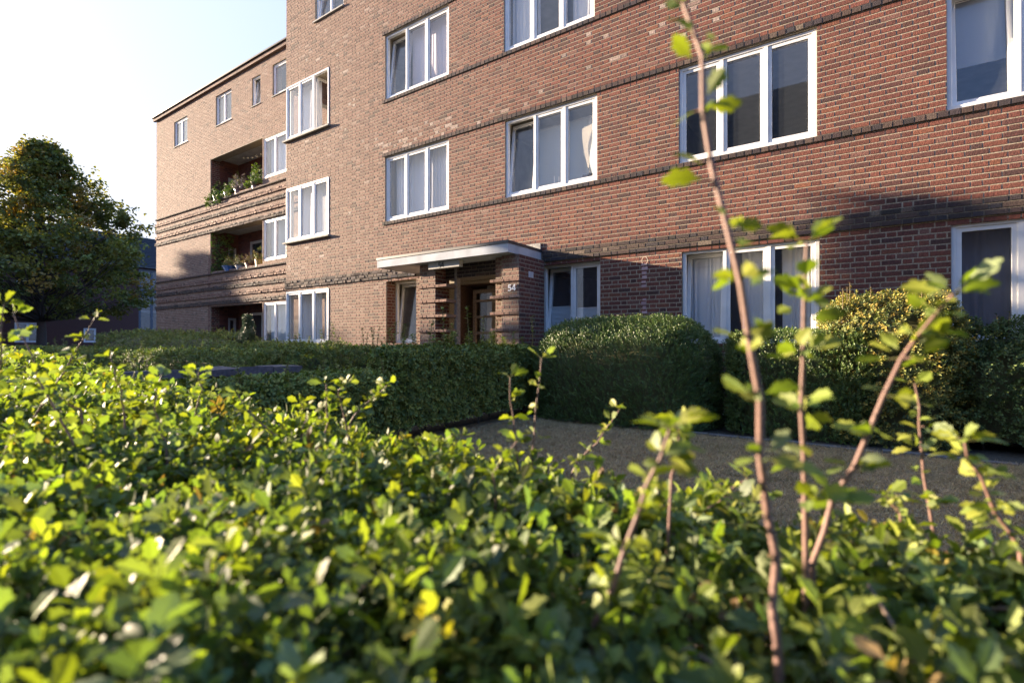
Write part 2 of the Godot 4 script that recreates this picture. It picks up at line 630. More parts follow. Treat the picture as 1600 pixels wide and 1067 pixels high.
func build_house() -> void:
	house = thing("apartment_building", "four-storey red-brown brick apartment building with white windows, entrance canopy and recessed balcony wing", "building")
	var top := 12.6 + G
	var opens := []
	for k in OPEN:
		var o: Array = OPEN[k]
		opens.append([o[0], o[1], o[2] + G, o[3] + G])
	# walls
	var core := MB.new()
	wall_core(core, XL, XR, 0, top, -0.005, -0.36, opens, MORTAR, Color(0.6, 0.58, 0.54))
	var wall := put(core, "wall", M.mortar, house)
	# side and rear walls, inner floors
	var sh := MB.new()
	var wc := Color(0.28, 0.15, 0.11)
	sh.box(Vector3(XL, 0, -8.2), Vector3(XL + 0.36, top, -1.62), wc)
	for q in [[-1.2, -0.02], [1.47, 2.90], [4.47, 5.86], [7.43, 12.6]]:
		sh.box(Vector3(XL, q[0] + G, -1.618), Vector3(XL + 0.36, q[1] + G, -0.362), wc)
	sh.box(Vector3(XR - 0.36, 0, -8.2), Vector3(XR, top, -0.362), wc)
	sh.box(Vector3(XL + 0.362, 0, -8.2), Vector3(XR - 0.362, top, -7.84), wc)
	put(sh, "rear_wall", M.brick, house)
	for f in [-0.75, 2.28, 5.27, 8.25, 11.2]:
		var sl := MB.new()
		sl.box(Vector3(XL + 0.365, f + G - 0.25, -7.83), Vector3(XR - 0.365, f + G, -0.365), Color(0.62, 0.6, 0.56))
		put(sl, "floor_slab", M.plaster, house)
	for xx in [-11.1, -6.9, -3.2, 0.5]:
		var iw := MB.new()
		iw.box(Vector3(xx, -0.74 + G, -7.82), Vector3(xx + 0.12, 2.0 + G, -0.80), Color(0.5, 0.48, 0.45))
		iw.box(Vector3(xx, 2.29 + G, -7.82), Vector3(xx + 0.12, 5.0 + G, -0.37), Color(0.5, 0.48, 0.45))
		iw.box(Vector3(xx, 5.28 + G, -7.82), Vector3(xx + 0.12, 7.98 + G, -0.37), Color(0.5, 0.48, 0.45))
		put(iw, "inner_wall", M.plaster, house)
	var rf := MB.new()
	rf.box(Vector3(XL - 0.2, top + 0.002, -8.4), Vector3(XR + 0.2, top + 0.25, 0.25), Color(0.3, 0.3, 0.3))
	put(rf, "roof", M.metal, house)

	# bricks of the main face
	var b := MB.new()
	var y := func(v: float) -> float: return v + G
	var pk := {"pickable": true}
	var lower := opens.duplicate()
	lower.append([-7.42, -4.88, 0, 1.55 + G])
	bricks(b, XL, XR, 0.0, y.call(1.55), 37, 0.0, lower, pk)
	bricks(b, XL, XR, y.call(1.777), y.call(2.857), 14, 0.0, opens, pk)
	# sill and lintel strips start at the first window column; left of them the plain bond goes on
	var strips := [2.857, 4.53, 5.84, 7.505, 8.82]
	var strip_top := [2.947, 4.62, 5.928, 7.595, 8.908]
	for k in 5:
		bricks(b, XL, -9.50, y.call(strips[k]), y.call(strip_top[k]), 1, 0.0, opens)
	bricks(b, XL, XR, y.call(2.947), y.call(4.53), 21, 0.0, opens, pk)
	bricks(b, XL, XR, y.call(4.62), y.call(5.84), 16, 0.0, opens, pk)
	bricks(b, XL, XR, y.call(5.928), y.call(7.505), 21, 0.0, opens)
	bricks(b, XL, XR, y.call(7.595), y.call(8.82), 16, 0.0, opens)
	bricks(b, XL, XR, y.call(8.908), y.call(12.6), 49, 0.0, opens)
	# the largest bricks in view are single parts
	brick_parts.sort_custom(func(p, q): return p[0] < q[0])
	var shared := {}
	for n in brick_parts.size():
		var e: Array = brick_parts[n]
		if n < 300:
			var key := "%d_%s" % [e[4], e[5]]
			if not shared.has(key):
				var q := MB.new()
				var w := 0.1035 if e[5] else 0.2165
				q.brick(-w * 0.5, w * 0.5, -0.0325, 0.0325, 0.0, -0.022, 0.0, 0.0, RED[e[4]])
				shared[key] = q.mesh()
			var bw := 0.1035 if e[5] else 0.2165
			var t := Transform3D(Basis.from_euler(Vector3(-e[7], e[6], rng.randf_range(-0.004, 0.004))).scaled(Vector3(e[2] / bw, e[3] / 0.065, 1)), e[1])
			put_mesh(shared[key], "brick", M.brick, wall, t)
		else:
			var p: Vector3 = e[1]
			b.brick(p.x - e[2] * 0.5, p.x + e[2] * 0.5, p.y - e[3] * 0.5, p.y + e[3] * 0.5, p.z, -0.022, e[6], e[7], vary(RED[e[4]], 0.10))
	var br := put(b, "bricks", M.brick, wall)
	br.set_meta("kind", "stuff")

	# brick strips: dark band over the ground floor, header sills and lintels
	var band := MB.new()
	var gap := [[-8.37, -4.95, 1.50 + G, 1.80 + G]]
	bricks(band, XL - 0.03, -7.9, y.call(1.55), y.call(1.777), 3, 0.0, gap, {"palette": "dark", "rough": 0.9, "proud": 0.03, "back": 0.004})
	bricks(band, -4.95, XR, y.call(1.55), y.call(1.777), 3, 0.0, gap, {"palette": "dark", "rough": 0.12, "proud": 0.028, "back": 0.004})
	put(band, "brick_band", M.brick, house)
	var bc := MB.new()
	bc.box(Vector3(XL - 0.02, y.call(1.556), -0.002), Vector3(-8.38, y.call(1.772), 0.020), Color(0.2, 0.17, 0.14))
	bc.box(Vector3(-4.94, y.call(1.556), -0.002), Vector3(XR, y.call(1.772), 0.020), Color(0.26, 0.22, 0.17))
	put(bc, "band_mortar", M.mortar, house)
	for k in 5:
		var s := MB.new()
		bricks(s, -9.50, XR, y.call(strips[k]), y.call(strip_top[k]), 1, 0.0, [], {"palette": "dark", "rough": 0.10, "proud": 0.026, "back": 0.004, "headers": true})
		s.box(Vector3(-9.49, y.call(strips[k]) + 0.006, -0.002), Vector3(XR - 0.01, y.call(strip_top[k]) - 0.006, 0.018), Color(0.24, 0.21, 0.17))
		put(s, "window_sill" if k % 2 == 0 else "lintel", M.brick, house)

	# windows of the main face
	var shut := ["", "", ""]
	var tl := ["tilt", "", ""]
	var zr := -0.035
	for k in ["a1", "b1", "c1", "d1", "a2", "b2", "c2", "d2", "c0", "d0"]:
		var o: Array = OPEN[k]
		var st: Array = tl if k in ["a2", "b1", "d1", "c0"] else shut
		window(house, front(o[0] + 0.004, o[2] + 0.004, zr), o[1] - o[0] - 0.008, o[3] - o[2] - 0.008, 3, st)
	for k in ["k0", "k1", "k2"]:
		var o: Array = OPEN[k]
		var st: Array = ["", "", "open"] if k == "k2" else shut
		window(house, front(o[0] + 0.02, o[2] + 0.004, 0.012), o[1] - o[0] - 0.03, o[3] - o[2] - 0.008, 3, st)
		# the corner window turns the corner onto the side face
		window(house, Transform3D(Basis(Vector3.UP, -PI / 2), Vector3(XL - 0.012, o[2] + G + 0.004, -1.61)), 1.5, o[3] - o[2] - 0.008, 2, shut)
		var s := MB.new()
		s.box(Vector3(XL - 0.06, y.call(o[2]) - 0.045, -0.05), Vector3(o[1] + 0.06, y.call(o[2]) - 0.002, 0.085), Color(0.36, 0.36, 0.31))
		if k != "k0":
			put(s, "window_sill", M.concrete, house)
	for k in ["k3", "a3"]:
		var o: Array = OPEN[k]
		window(house, front(o[0] + 0.004, o[2] + 0.004, -0.06), o[1] - o[0] - 0.008, o[3] - o[2] - 0.008, 2, ["tilt", ""])
		var s := MB.new()
		s.box(Vector3(o[0] - 0.03, y.call(o[2]) - 0.035, -0.05), Vector3(o[1] + 0.03, y.call(o[2]) - 0.002, 0.05), Color(0.5, 0.5, 0.46))
		put(s, "window_sill", M.concrete, house)
	window(house, front(-4.97, -0.016, -0.10), 1.22, 1.51, 2, ["tilt", ""])
	window(house, front(-9.365, -0.016, -0.30), 1.0, 1.51, 1, ["tilt"])

	build_portal()

	# brick reveal of the deep window beside the portal
	var rv := MB.new()
	bricks(rv, 0.02, 0.29, y.call(-0.02), y.call(1.5), 20, 0.0, [], {"palette": "red", "back": 0.004})
	var rvo := put(rv, "reveal_bricks", M.brick, house)
	rvo.transform = Transform3D(Basis(Vector3.UP, PI / 2), Vector3(-9.374, 0, 0.0))
	rvo.set_meta("kind", "stuff")

	# residue of white paint beside the ground-floor window: a stripe and a ring
	var ps := MB.new()
	var py := -0.4 + G
	while py < 1.32 + G:
		var hh := rng.randf_range(0.03, 0.058)
		var a := -2.965 + rng.randf_range(-0.012, 0.02)
		var e := -2.865 + rng.randf_range(-0.03, 0.012)
		if rng.randf() < 0.86:
			ps.brick(a, e, py, py + hh, 0.0032, 0.0012, rng.randf_range(-0.004, 0.004), 0.0, vary(Color(0.47, 0.33, 0.33), 0.22))
		py += 0.0745
	put(ps, "paint_stripe", M.plaster, house)
	var pr := MB.new()
	for k in 20:
		var a0 := TAU * k / 20.0
		var a1 := TAU * (k + 1) / 20.0
		var c := Vector3(-2.915, 1.40 + G, 0.0035)
		var ea := Vector3(cos(a0) * 0.055, sin(a0) * 0.075, 0)
		var eb := Vector3(cos(a1) * 0.055, sin(a1) * 0.075, 0)
		pr.quad(c + ea * 0.8, c + ea, c + eb, c + eb * 0.8, Color(0.55, 0.42, 0.33))
	put(pr, "paint_ring", M.plaster, house)


func build_portal() -> void:
	var portal := part_node("entrance_portal", house)
	var y := func(v: float) -> float: return v + G
	# piers left and right of the doorway, standing in front of the wall
	for side in 2:
		var x0: float = -7.36 if side == 0 else -5.29
		var x1: float = -6.92 if side == 0 else -4.90
		var z0: float = 0.47 if side == 0 else 0.004
		var pm := MB.new()
		pm.box(Vector3(x0 + 0.004, 0, z0), Vector3(x1 - 0.004, y.call(1.585), 0.896), MORTAR * 0.8)
		put(pm, "pier", M.mortar, portal)
		var pb := MB.new()
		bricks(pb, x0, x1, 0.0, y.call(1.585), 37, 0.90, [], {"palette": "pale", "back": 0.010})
		# side faces: bricks turned by a quarter
		var sm := MB.new()
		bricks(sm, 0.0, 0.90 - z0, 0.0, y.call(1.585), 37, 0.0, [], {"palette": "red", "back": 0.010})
		var o := put(pb, "pier_bricks", M.brick, portal)
		o.set_meta("kind", "stuff")
		var so := put(sm, "pier_bricks", M.brick, portal)
		so.set_meta("kind", "stuff")
		so.transform = Transform3D(Basis(Vector3.UP, PI / 2), Vector3(x1, 0, 0.90))
		if side == 0:
			var sl := MB.new()
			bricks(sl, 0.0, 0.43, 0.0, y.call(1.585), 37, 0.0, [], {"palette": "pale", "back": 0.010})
			var lo := put(sl, "pier_bricks", M.brick, portal)
			lo.set_meta("kind", "stuff")
			lo.transform = Transform3D(Basis(Vector3.UP, -PI / 2), Vector3(x0, 0, 0.47))
	# set-back fin beside the right pier
	var fin := MB.new()
	bricks(fin, -5.50, -5.295, 0.0, y.call(1.585), 37, 0.80, [], {"palette": "pale", "back": 0.012})
	fin.box(Vector3(-5.495, 0, 0.004), Vector3(-5.294, y.call(1.58), 0.796), MORTAR * 0.8)
	put(fin, "pier_fin", M.brick, portal)
	# projecting course ledges on both piers
	for v in [1.10, 0.80, 0.50, 0.20, -0.10, -0.4, -0.7]:
		for s in 2:
			var lb := MB.new()
			if s == 0:
				bricks(lb, -7.38, -6.60, y.call(v), y.call(v) + 0.062, 1, 0.925, [], {"palette": "pale", "back": 0.02})
				lb.box(Vector3(-7.375, y.call(v) + 0.004, 0.902), Vector3(-6.92, y.call(v) + 0.058, 0.915), MORTAR * 0.7)
				lb.box(Vector3(-6.918, y.call(v) + 0.002, 0.50), Vector3(-6.61, y.call(v) + 0.060, 0.915), Color(0.3, 0.2, 0.15))
			else:
				bricks(lb, -5.54, -4.88, y.call(v), y.call(v) + 0.062, 1, 0.925, [], {"palette": "pale", "back": 0.02})
				lb.box(Vector3(-5.535, y.call(v) + 0.004, 0.806), Vector3(-5.294, y.call(v) + 0.058, 0.915), MORTAR * 0.7)
				lb.box(Vector3(-5.290, y.call(v) + 0.004, 0.902), Vector3(-4.885, y.call(v) + 0.058, 0.915), MORTAR * 0.7)
			put(lb, "ledge", M.brick, portal)
	# rear frame of the left ledges: slim upright
	var up := MB.new()
	up.box(Vector3(-6.66, 0, 0.50), Vector3(-6.60, y.call(1.58), 0.62), Color(0.30, 0.27, 0.25))
	put(up, "upright", M.concrete, portal)
	# brick beam between the piers, below the canopy
	var bm := MB.new()
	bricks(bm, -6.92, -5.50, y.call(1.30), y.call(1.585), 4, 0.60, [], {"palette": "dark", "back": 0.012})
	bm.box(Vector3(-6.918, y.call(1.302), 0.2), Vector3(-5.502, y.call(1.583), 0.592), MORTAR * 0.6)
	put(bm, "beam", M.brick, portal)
	# vestibule behind the doorway
	var ve := MB.new()
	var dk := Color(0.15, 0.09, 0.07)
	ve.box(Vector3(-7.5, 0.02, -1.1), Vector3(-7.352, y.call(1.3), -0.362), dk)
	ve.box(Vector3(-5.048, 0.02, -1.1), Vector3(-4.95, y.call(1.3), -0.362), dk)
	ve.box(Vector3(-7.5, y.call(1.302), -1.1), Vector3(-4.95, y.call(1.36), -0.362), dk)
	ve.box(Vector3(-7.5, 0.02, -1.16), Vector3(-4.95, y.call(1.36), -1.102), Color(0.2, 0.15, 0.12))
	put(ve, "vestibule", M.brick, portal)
	# glazed entrance door
	var door := part_node("door", house)
	door.position = Vector3(-7.12, 0.25, -0.55)
	var dc := Color(0.40, 0.30, 0.22)
	var dm := MB.new()
	ring(dm, 0, 1.16, 0, 2.14, 0.085, 0.0, -0.05, dc)
	for q in 5:
		var yy := 0.42 + q * 0.36
		dm.box(Vector3(0.084, yy, -0.045), Vector3(1.076, yy + 0.05, -0.004), dc)
	put(dm, "door_frame", M.wood, door)
	for q in 6:
		var ya := 0.086 if q == 0 else 0.47 + (q - 1) * 0.36
		var yb := 0.42 + q * 0.36 if q < 5 else 2.054
		if yb - ya < 0.05:
			continue
		var gp := MB.new()
		gp.quad(Vector3(0.085, ya, -0.02), Vector3(1.075, ya, -0.02), Vector3(1.075, yb, -0.02), Vector3(0.085, yb, -0.02), Color.WHITE)
		put(gp, "pane", M.glass, door)
	var dh := MB.new()
	dh.tube([Vector3(1.10, 1.0, 0.004), Vector3(1.10, 1.0, 0.05), Vector3(0.98, 1.0, 0.05)], 0.011, 0.011, 8, Color(0.5, 0.5, 0.5))
	put(dh, "handle", M.metal, door)
	var stp := MB.new()
	stp.box(Vector3(-6.9, 0.011, -0.36), Vector3(-5.5, 0.20, 0.86), Color(0.34, 0.33, 0.31))
	put(stp, "step", M.concrete, portal)

	# canopy: white slab with a dark metal edge, number light below
	var can := part_node("canopy", house)
	var sl := MB.new()
	var x0 := -8.37
	var x1 := -4.97
	sl.box(Vector3(x0, y.call(1.59), 0.002), Vector3(x1, y.call(1.748), 1.15), Color(0.50, 0.535, 0.57))
	put(sl, "slab", M.plaster, can)
	var ed := MB.new()
	ed.box(Vector3(x0 - 0.012, y.call(1.750), 0.003), Vector3(x1 + 0.012, y.call(1.80), 1.162), Color(0.055, 0.06, 0.065))
	put(ed, "roof_edge", M.metal, can)
	var fl := MB.new()
	fl.box(Vector3(-5.75, y.call(1.802), 0.004), Vector3(-4.98, y.call(1.93), 0.03), Color(0.42, 0.41, 0.38))
	put(fl, "flashing", M.concrete, can)
	var lt := MB.new()
	lt.box(Vector3(-6.98, y.call(1.455), 0.93), Vector3(-6.18, y.call(1.588), 1.04), Color(0.5, 0.5, 0.47))
	put(lt, "number_light", M.plaster, can)
	lettering("54", 0.10, Vector3(-6.64, y.call(1.52), 1.042), Color(0.02, 0.02, 0.02), can)
	lettering("54", 0.115, Vector3(-5.05, y.call(0.985), 0.915), Color(0.75, 0.78, 0.8), house)
	# two small bell plates on the side of the right pier
	for k in 2:
		var bp := MB.new()
		bp.box(Vector3(-4.897, y.call(1.20), 0.52 - k * 0.09), Vector3(-4.888, y.call(1.31), 0.59 - k * 0.09), Color(0.6, 0.62, 0.64))
		put(bp, "bell_plate", M.frame, house)


func lettering(s: String, h: float, at: Vector3, col: Color, parent: Node) -> void:
	var t := TextMesh.new()
	var f := SystemFont.new()
	f.font_names = PackedStringArray(["Droid Sans"])
	f.font_weight = 700
	t.font = f
	t.text = s
	t.font_size = 64
	t.pixel_size = h / 46.0
	t.depth = 0.006
	var m := StandardMaterial3D.new()
	m.albedo_color = Color(col.r, col.g, col.b).linear_to_srgb()
	m.roughness = 0.6
	put_mesh(t, "house_number", m, parent, Transform3D(Basis.IDENTITY, at))


# ---------------------------------------------------------------- the recessed balcony wing
func build_wing_details() -> void:
	var y := func(v: float) -> float: return v + G
	var wl := -27.4
	var wr := XL + 0.01
	var top := 10.62
	var opens := [
		[-22.1, -18.12, -0.55 + G, 1.50 + G], [-22.1, -18.12, 2.92 + G, 4.57 + G], [-22.1, -18.12, 5.90 + G, 7.62 + G],
		[-18.06, -16.55, -0.9 + G, 1.48 + G], [-18.06, -16.55, 3.02 + G, 4.53 + G], [-18.06, -16.55, 6.08 + G, 7.55 + G],
		[-25.5, -24.2, 8.87 + G, 10.02 + G], [-21.66, -20.4, 8.9 + G, 10.15 + G], [-18.87, -18.27, 8.97 + G, 10.05 + G], [-17.46, -16.5, 8.97 + G, 10.12 + G],
	]
	var core := MB.new()
	wall_core(core, wl, wr, 0, top + G, ZW - 0.005, ZW - 0.36, opens, MORTAR * 0.9, Color(0.5, 0.47, 0.43))
	var wall := put(core, "wing_wall", M.mortar, house)
	var b := MB.new()
	var pale := {"palette": "pale"}
	bricks(b, wl, wr, 0, y.call(1.545), 37, ZW, opens, pale)
	bricks(b, wl, wr, y.call(2.86), y.call(4.56), 23, ZW, opens, pale)
	bricks(b, wl, wr, y.call(5.84), y.call(10.5), 62, ZW, opens, pale)
	# ribbed parapets: two flush courses, two rough projecting courses, in turn
	for s in [1.545, 4.56]:
		var h: float = 0.0754
		var v: float = s
		for k in 4:
			var rb := MB.new()
			bricks(rb, wl - 0.03, wr, y.call(v), y.call(v + 2 * h), 2, ZW, opens, {"palette": "dark" if k % 2 == 0 else "mixed", "rough": 1.0, "proud": 0.045, "back": 0.004})
			rb.box(Vector3(wl - 0.02, y.call(v) + 0.005, ZW - 0.002), Vector3(wr, y.call(v + 2 * h) - 0.005, ZW + 0.030), Color(0.27, 0.22, 0.18))
			put(rb, "brick_rib", M.brick, house)
			bricks(b, wl, wr, y.call(v + 2 * h), y.call(v + 4 * h), 2, ZW, opens, pale)
			v += 4 * h
		var rest: float = (2.80 if s < 2 else 5.78)
		bricks(b, wl, wr, y.call(v), y.call(rest), 1, ZW, opens, pale)
		var cp := MB.new()
		bricks(cp, wl - 0.04, wr, y.call(rest), y.call(rest + 0.06), 1, ZW, opens, {"palette": "dark", "rough": 0.3, "proud": 0.06, "back": 0.004, "headers": true})
		cp.box(Vector3(wl - 0.03, y.call(rest) + 0.004, ZW - 0.30), Vector3(wr, y.call(rest) + 0.056, ZW + 0.045), Color(0.25, 0.22, 0.18))
		put(cp, "parapet_cap", M.brick, house)
	var ob := put(b, "bricks", M.brick, wall)
	ob.set_meta("kind", "stuff")
	# eaves: corbelled course, dark metal edge, pale roof rim
	var ev := MB.new()
	ev.box(Vector3(wl - 0.10, y.call(10.50), ZW + 0.002), Vector3(wr, y.call(10.62), ZW + 0.10), Color(0.22, 0.15, 0.12))
	bricks(ev, wl - 0.10, wr, y.call(10.50), y.call(10.64), 2, ZW + 0.10, [], {"palette": "pale", "back": 0.01})
	put(ev, "corbel", M.brick, house)
	var ed := MB.new()
	ed.box(Vector3(wl - 0.16, y.call(10.645), -8.2), Vector3(wr, y.call(10.70), ZW + 0.16), Color(0.05, 0.05, 0.05))
	put(ed, "wing_roof", M.metal, house)
	# body of the wing
	var body := MB.new()
	var wc := Color(0.26, 0.15, 0.11)
	body.box(Vector3(wl, 0, -8.1), Vector3(wl + 0.36, y.call(top), ZW - 0.362), wc)
	body.box(Vector3(wl + 0.362, 0, -8.1), Vector3(XL - 0.01, y.call(top), -7.74), wc)
	put(body, "rear_wall", M.brick, house)
	for f in [-0.75, 2.28, 5.27, 8.25]:
		var sl := MB.new()
		sl.box(Vector3(wl + 0.365, f + G - 0.22, -7.73), Vector3(XL - 0.015, f + G, ZW - 0.365), Color(0.5, 0.48, 0.45))
		put(sl, "floor_slab", M.plaster, house)
	# loggias: side walls, rear wall, ceiling
	var lev := [[-0.75, 1.5], [2.28, 4.57], [5.27, 7.62]]
	for k in 3:
		var f0: float = lev[k][0] + 0.003
		var f1: float = lev[k][1] + 0.10
		var lg := MB.new()
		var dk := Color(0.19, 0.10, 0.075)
		lg.box(Vector3(-18.12, y.call(f0), -3.2), Vector3(-18.07, y.call(f1), ZW - 0.363), dk)
		var dr := [[-21.2, -19.3, y.call(lev[k][0] + 0.05), y.call(lev[k][0] + 2.0)]]
		wall_core(lg, -22.103, -18.122, y.call(f0), y.call(f1), -2.96, -3.2, dr, dk, Color(0.5, 0.48, 0.45))
		put(lg, "loggia_wall", M.brick, house)
		var sw := [[0.72, 1.06, y.call(lev[k][0] + 0.95), y.call(lev[k][0] + 1.80)]]
		var lw := MB.new()
		wall_core(lw, 0.0, 1.16, y.call(f0), y.call(f1), 0.0, -0.2, sw, dk, Color(0.5, 0.48, 0.45))
		var lwo := put(lw, "loggia_wall", M.brick, house)
		lwo.transform = Transform3D(Basis(Vector3.UP, PI / 2), Vector3(-22.104, 0, ZW - 0.0))
		var lb := MB.new()
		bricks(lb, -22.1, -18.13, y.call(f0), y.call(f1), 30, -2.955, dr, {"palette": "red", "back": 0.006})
		var lo := put(lb, "loggia_bricks", M.brick, house)
		lo.set_meta("kind", "stuff")
		var ls := MB.new()
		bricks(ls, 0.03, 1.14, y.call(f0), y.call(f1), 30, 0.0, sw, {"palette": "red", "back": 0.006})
		var lso := put(ls, "loggia_bricks", M.brick, house)
		lso.set_meta("kind", "stuff")
		lso.transform = Transform3D(Basis(Vector3.UP, PI / 2), Vector3(-22.092, 0, -1.80))
		var cl := MB.new()
		cl.box(Vector3(-22.10, y.call(f1) + 0.002, -3.2), Vector3(-18.12, y.call(f1) + 0.06, ZW - 0.363), Color(0.62, 0.61, 0.58))
		put(cl, "ceiling", M.plaster, house)
		# small window in the side wall and a glazed door at the rear
		window(house, Transform3D(Basis(Vector3.UP, PI / 2), Vector3(-22.10, y.call(lev[k][0] + 0.952), ZW - 0.723)), 0.334, 0.845, 1, [""], Color(0.5, 0.49, 0.46), 0.04)
		window(house, Transform3D(Basis.IDENTITY, Vector3(-21.197, y.call(lev[k][0] + 0.053), -2.98)), 1.894, 1.945, 2, ["", ""], Color(0.5, 0.48, 0.45))
	# windows in the wing wall
	var shut := ["", ""]
	for o in opens.slice(3, 6):
		window(house, Transform3D(Basis.IDENTITY, Vector3(o[0] + 0.004, o[2] + 0.004, ZW - 0.02)), o[1] - o[0] - 0.008, o[3] - o[2] - 0.008, 2, shut)
	for q in range(6, 10):
		var o: Array = opens[q]
		var n := 2 if q < 8 else 1
		window(house, Transform3D(Basis.IDENTITY, Vector3(o[0] + 0.004, o[2] + 0.004, ZW - 0.05)), o[1] - o[0] - 0.008, o[3] - o[2] - 0.008, n, ["tilt"] if q == 8 else shut)
		var s := MB.new()
		s.box(Vector3(o[0] - 0.02, o[2] - 0.035, ZW - 0.04), Vector3(o[1] + 0.02, o[2] - 0.002, ZW + 0.03), Color(0.3, 0.3, 0.28))
		put(s, "window_sill", M.concrete, house)


# ---------------------------------------------------------------- curtains and things behind the panes
func curtain(label: String, x0: float, x1: float, v0: float, v1: float, z: float, col: Color, folds := 9, amp := 0.017) -> void:
	var t := thing("curtain", label, "curtain", Vector3(x0, v0 + G, z))
	var b := MB.new()
	var n := folds * 8
	var w := x1 - x0
	var h := v1 - v0
	var rows := 7
	var ph := rng.randf() * TAU
	var pts := []
	for r in rows + 1:
		var row := []
		var fy := float(r) / rows
		for k in n + 1:
			var fx := float(k) / n
			var d := sin((fx + 0.06 * sin(fx * 9.0 + ph)) * folds * TAU + ph + 0.5 * sin(fy * 2.3 + fx * 5.0)) * (0.55 + 0.45 * sin(fx * 13.0 + ph * 2.0)) * amp * (0.65 + 0.35 * (1.0 - fy)) + sin(fx * 7.0 + fy * 2.0) * amp * 0.3
			row.append(Vector3(fx * w + sin(fy * 3.0 + fx * 9.0) * 0.006, fy * h, d))
		pts.append(row)
	for r in rows:
		for k in n:
			b.quad(pts[r][k], pts[r][k + 1], pts[r + 1][k + 1], pts[r + 1][k], col)
	put(b, "cloth", M.cloth, t)
	var rod := MB.new()
	rod.tube([Vector3(-0.05, h + 0.012, 0), Vector3(w * 0.5, h + 0.012, 0), Vector3(w + 0.05, h + 0.012, 0)], 0.012, 0.012, 8, Color(0.5, 0.5, 0.5))
	put(rod, "curtain_rod", M.metal, t)


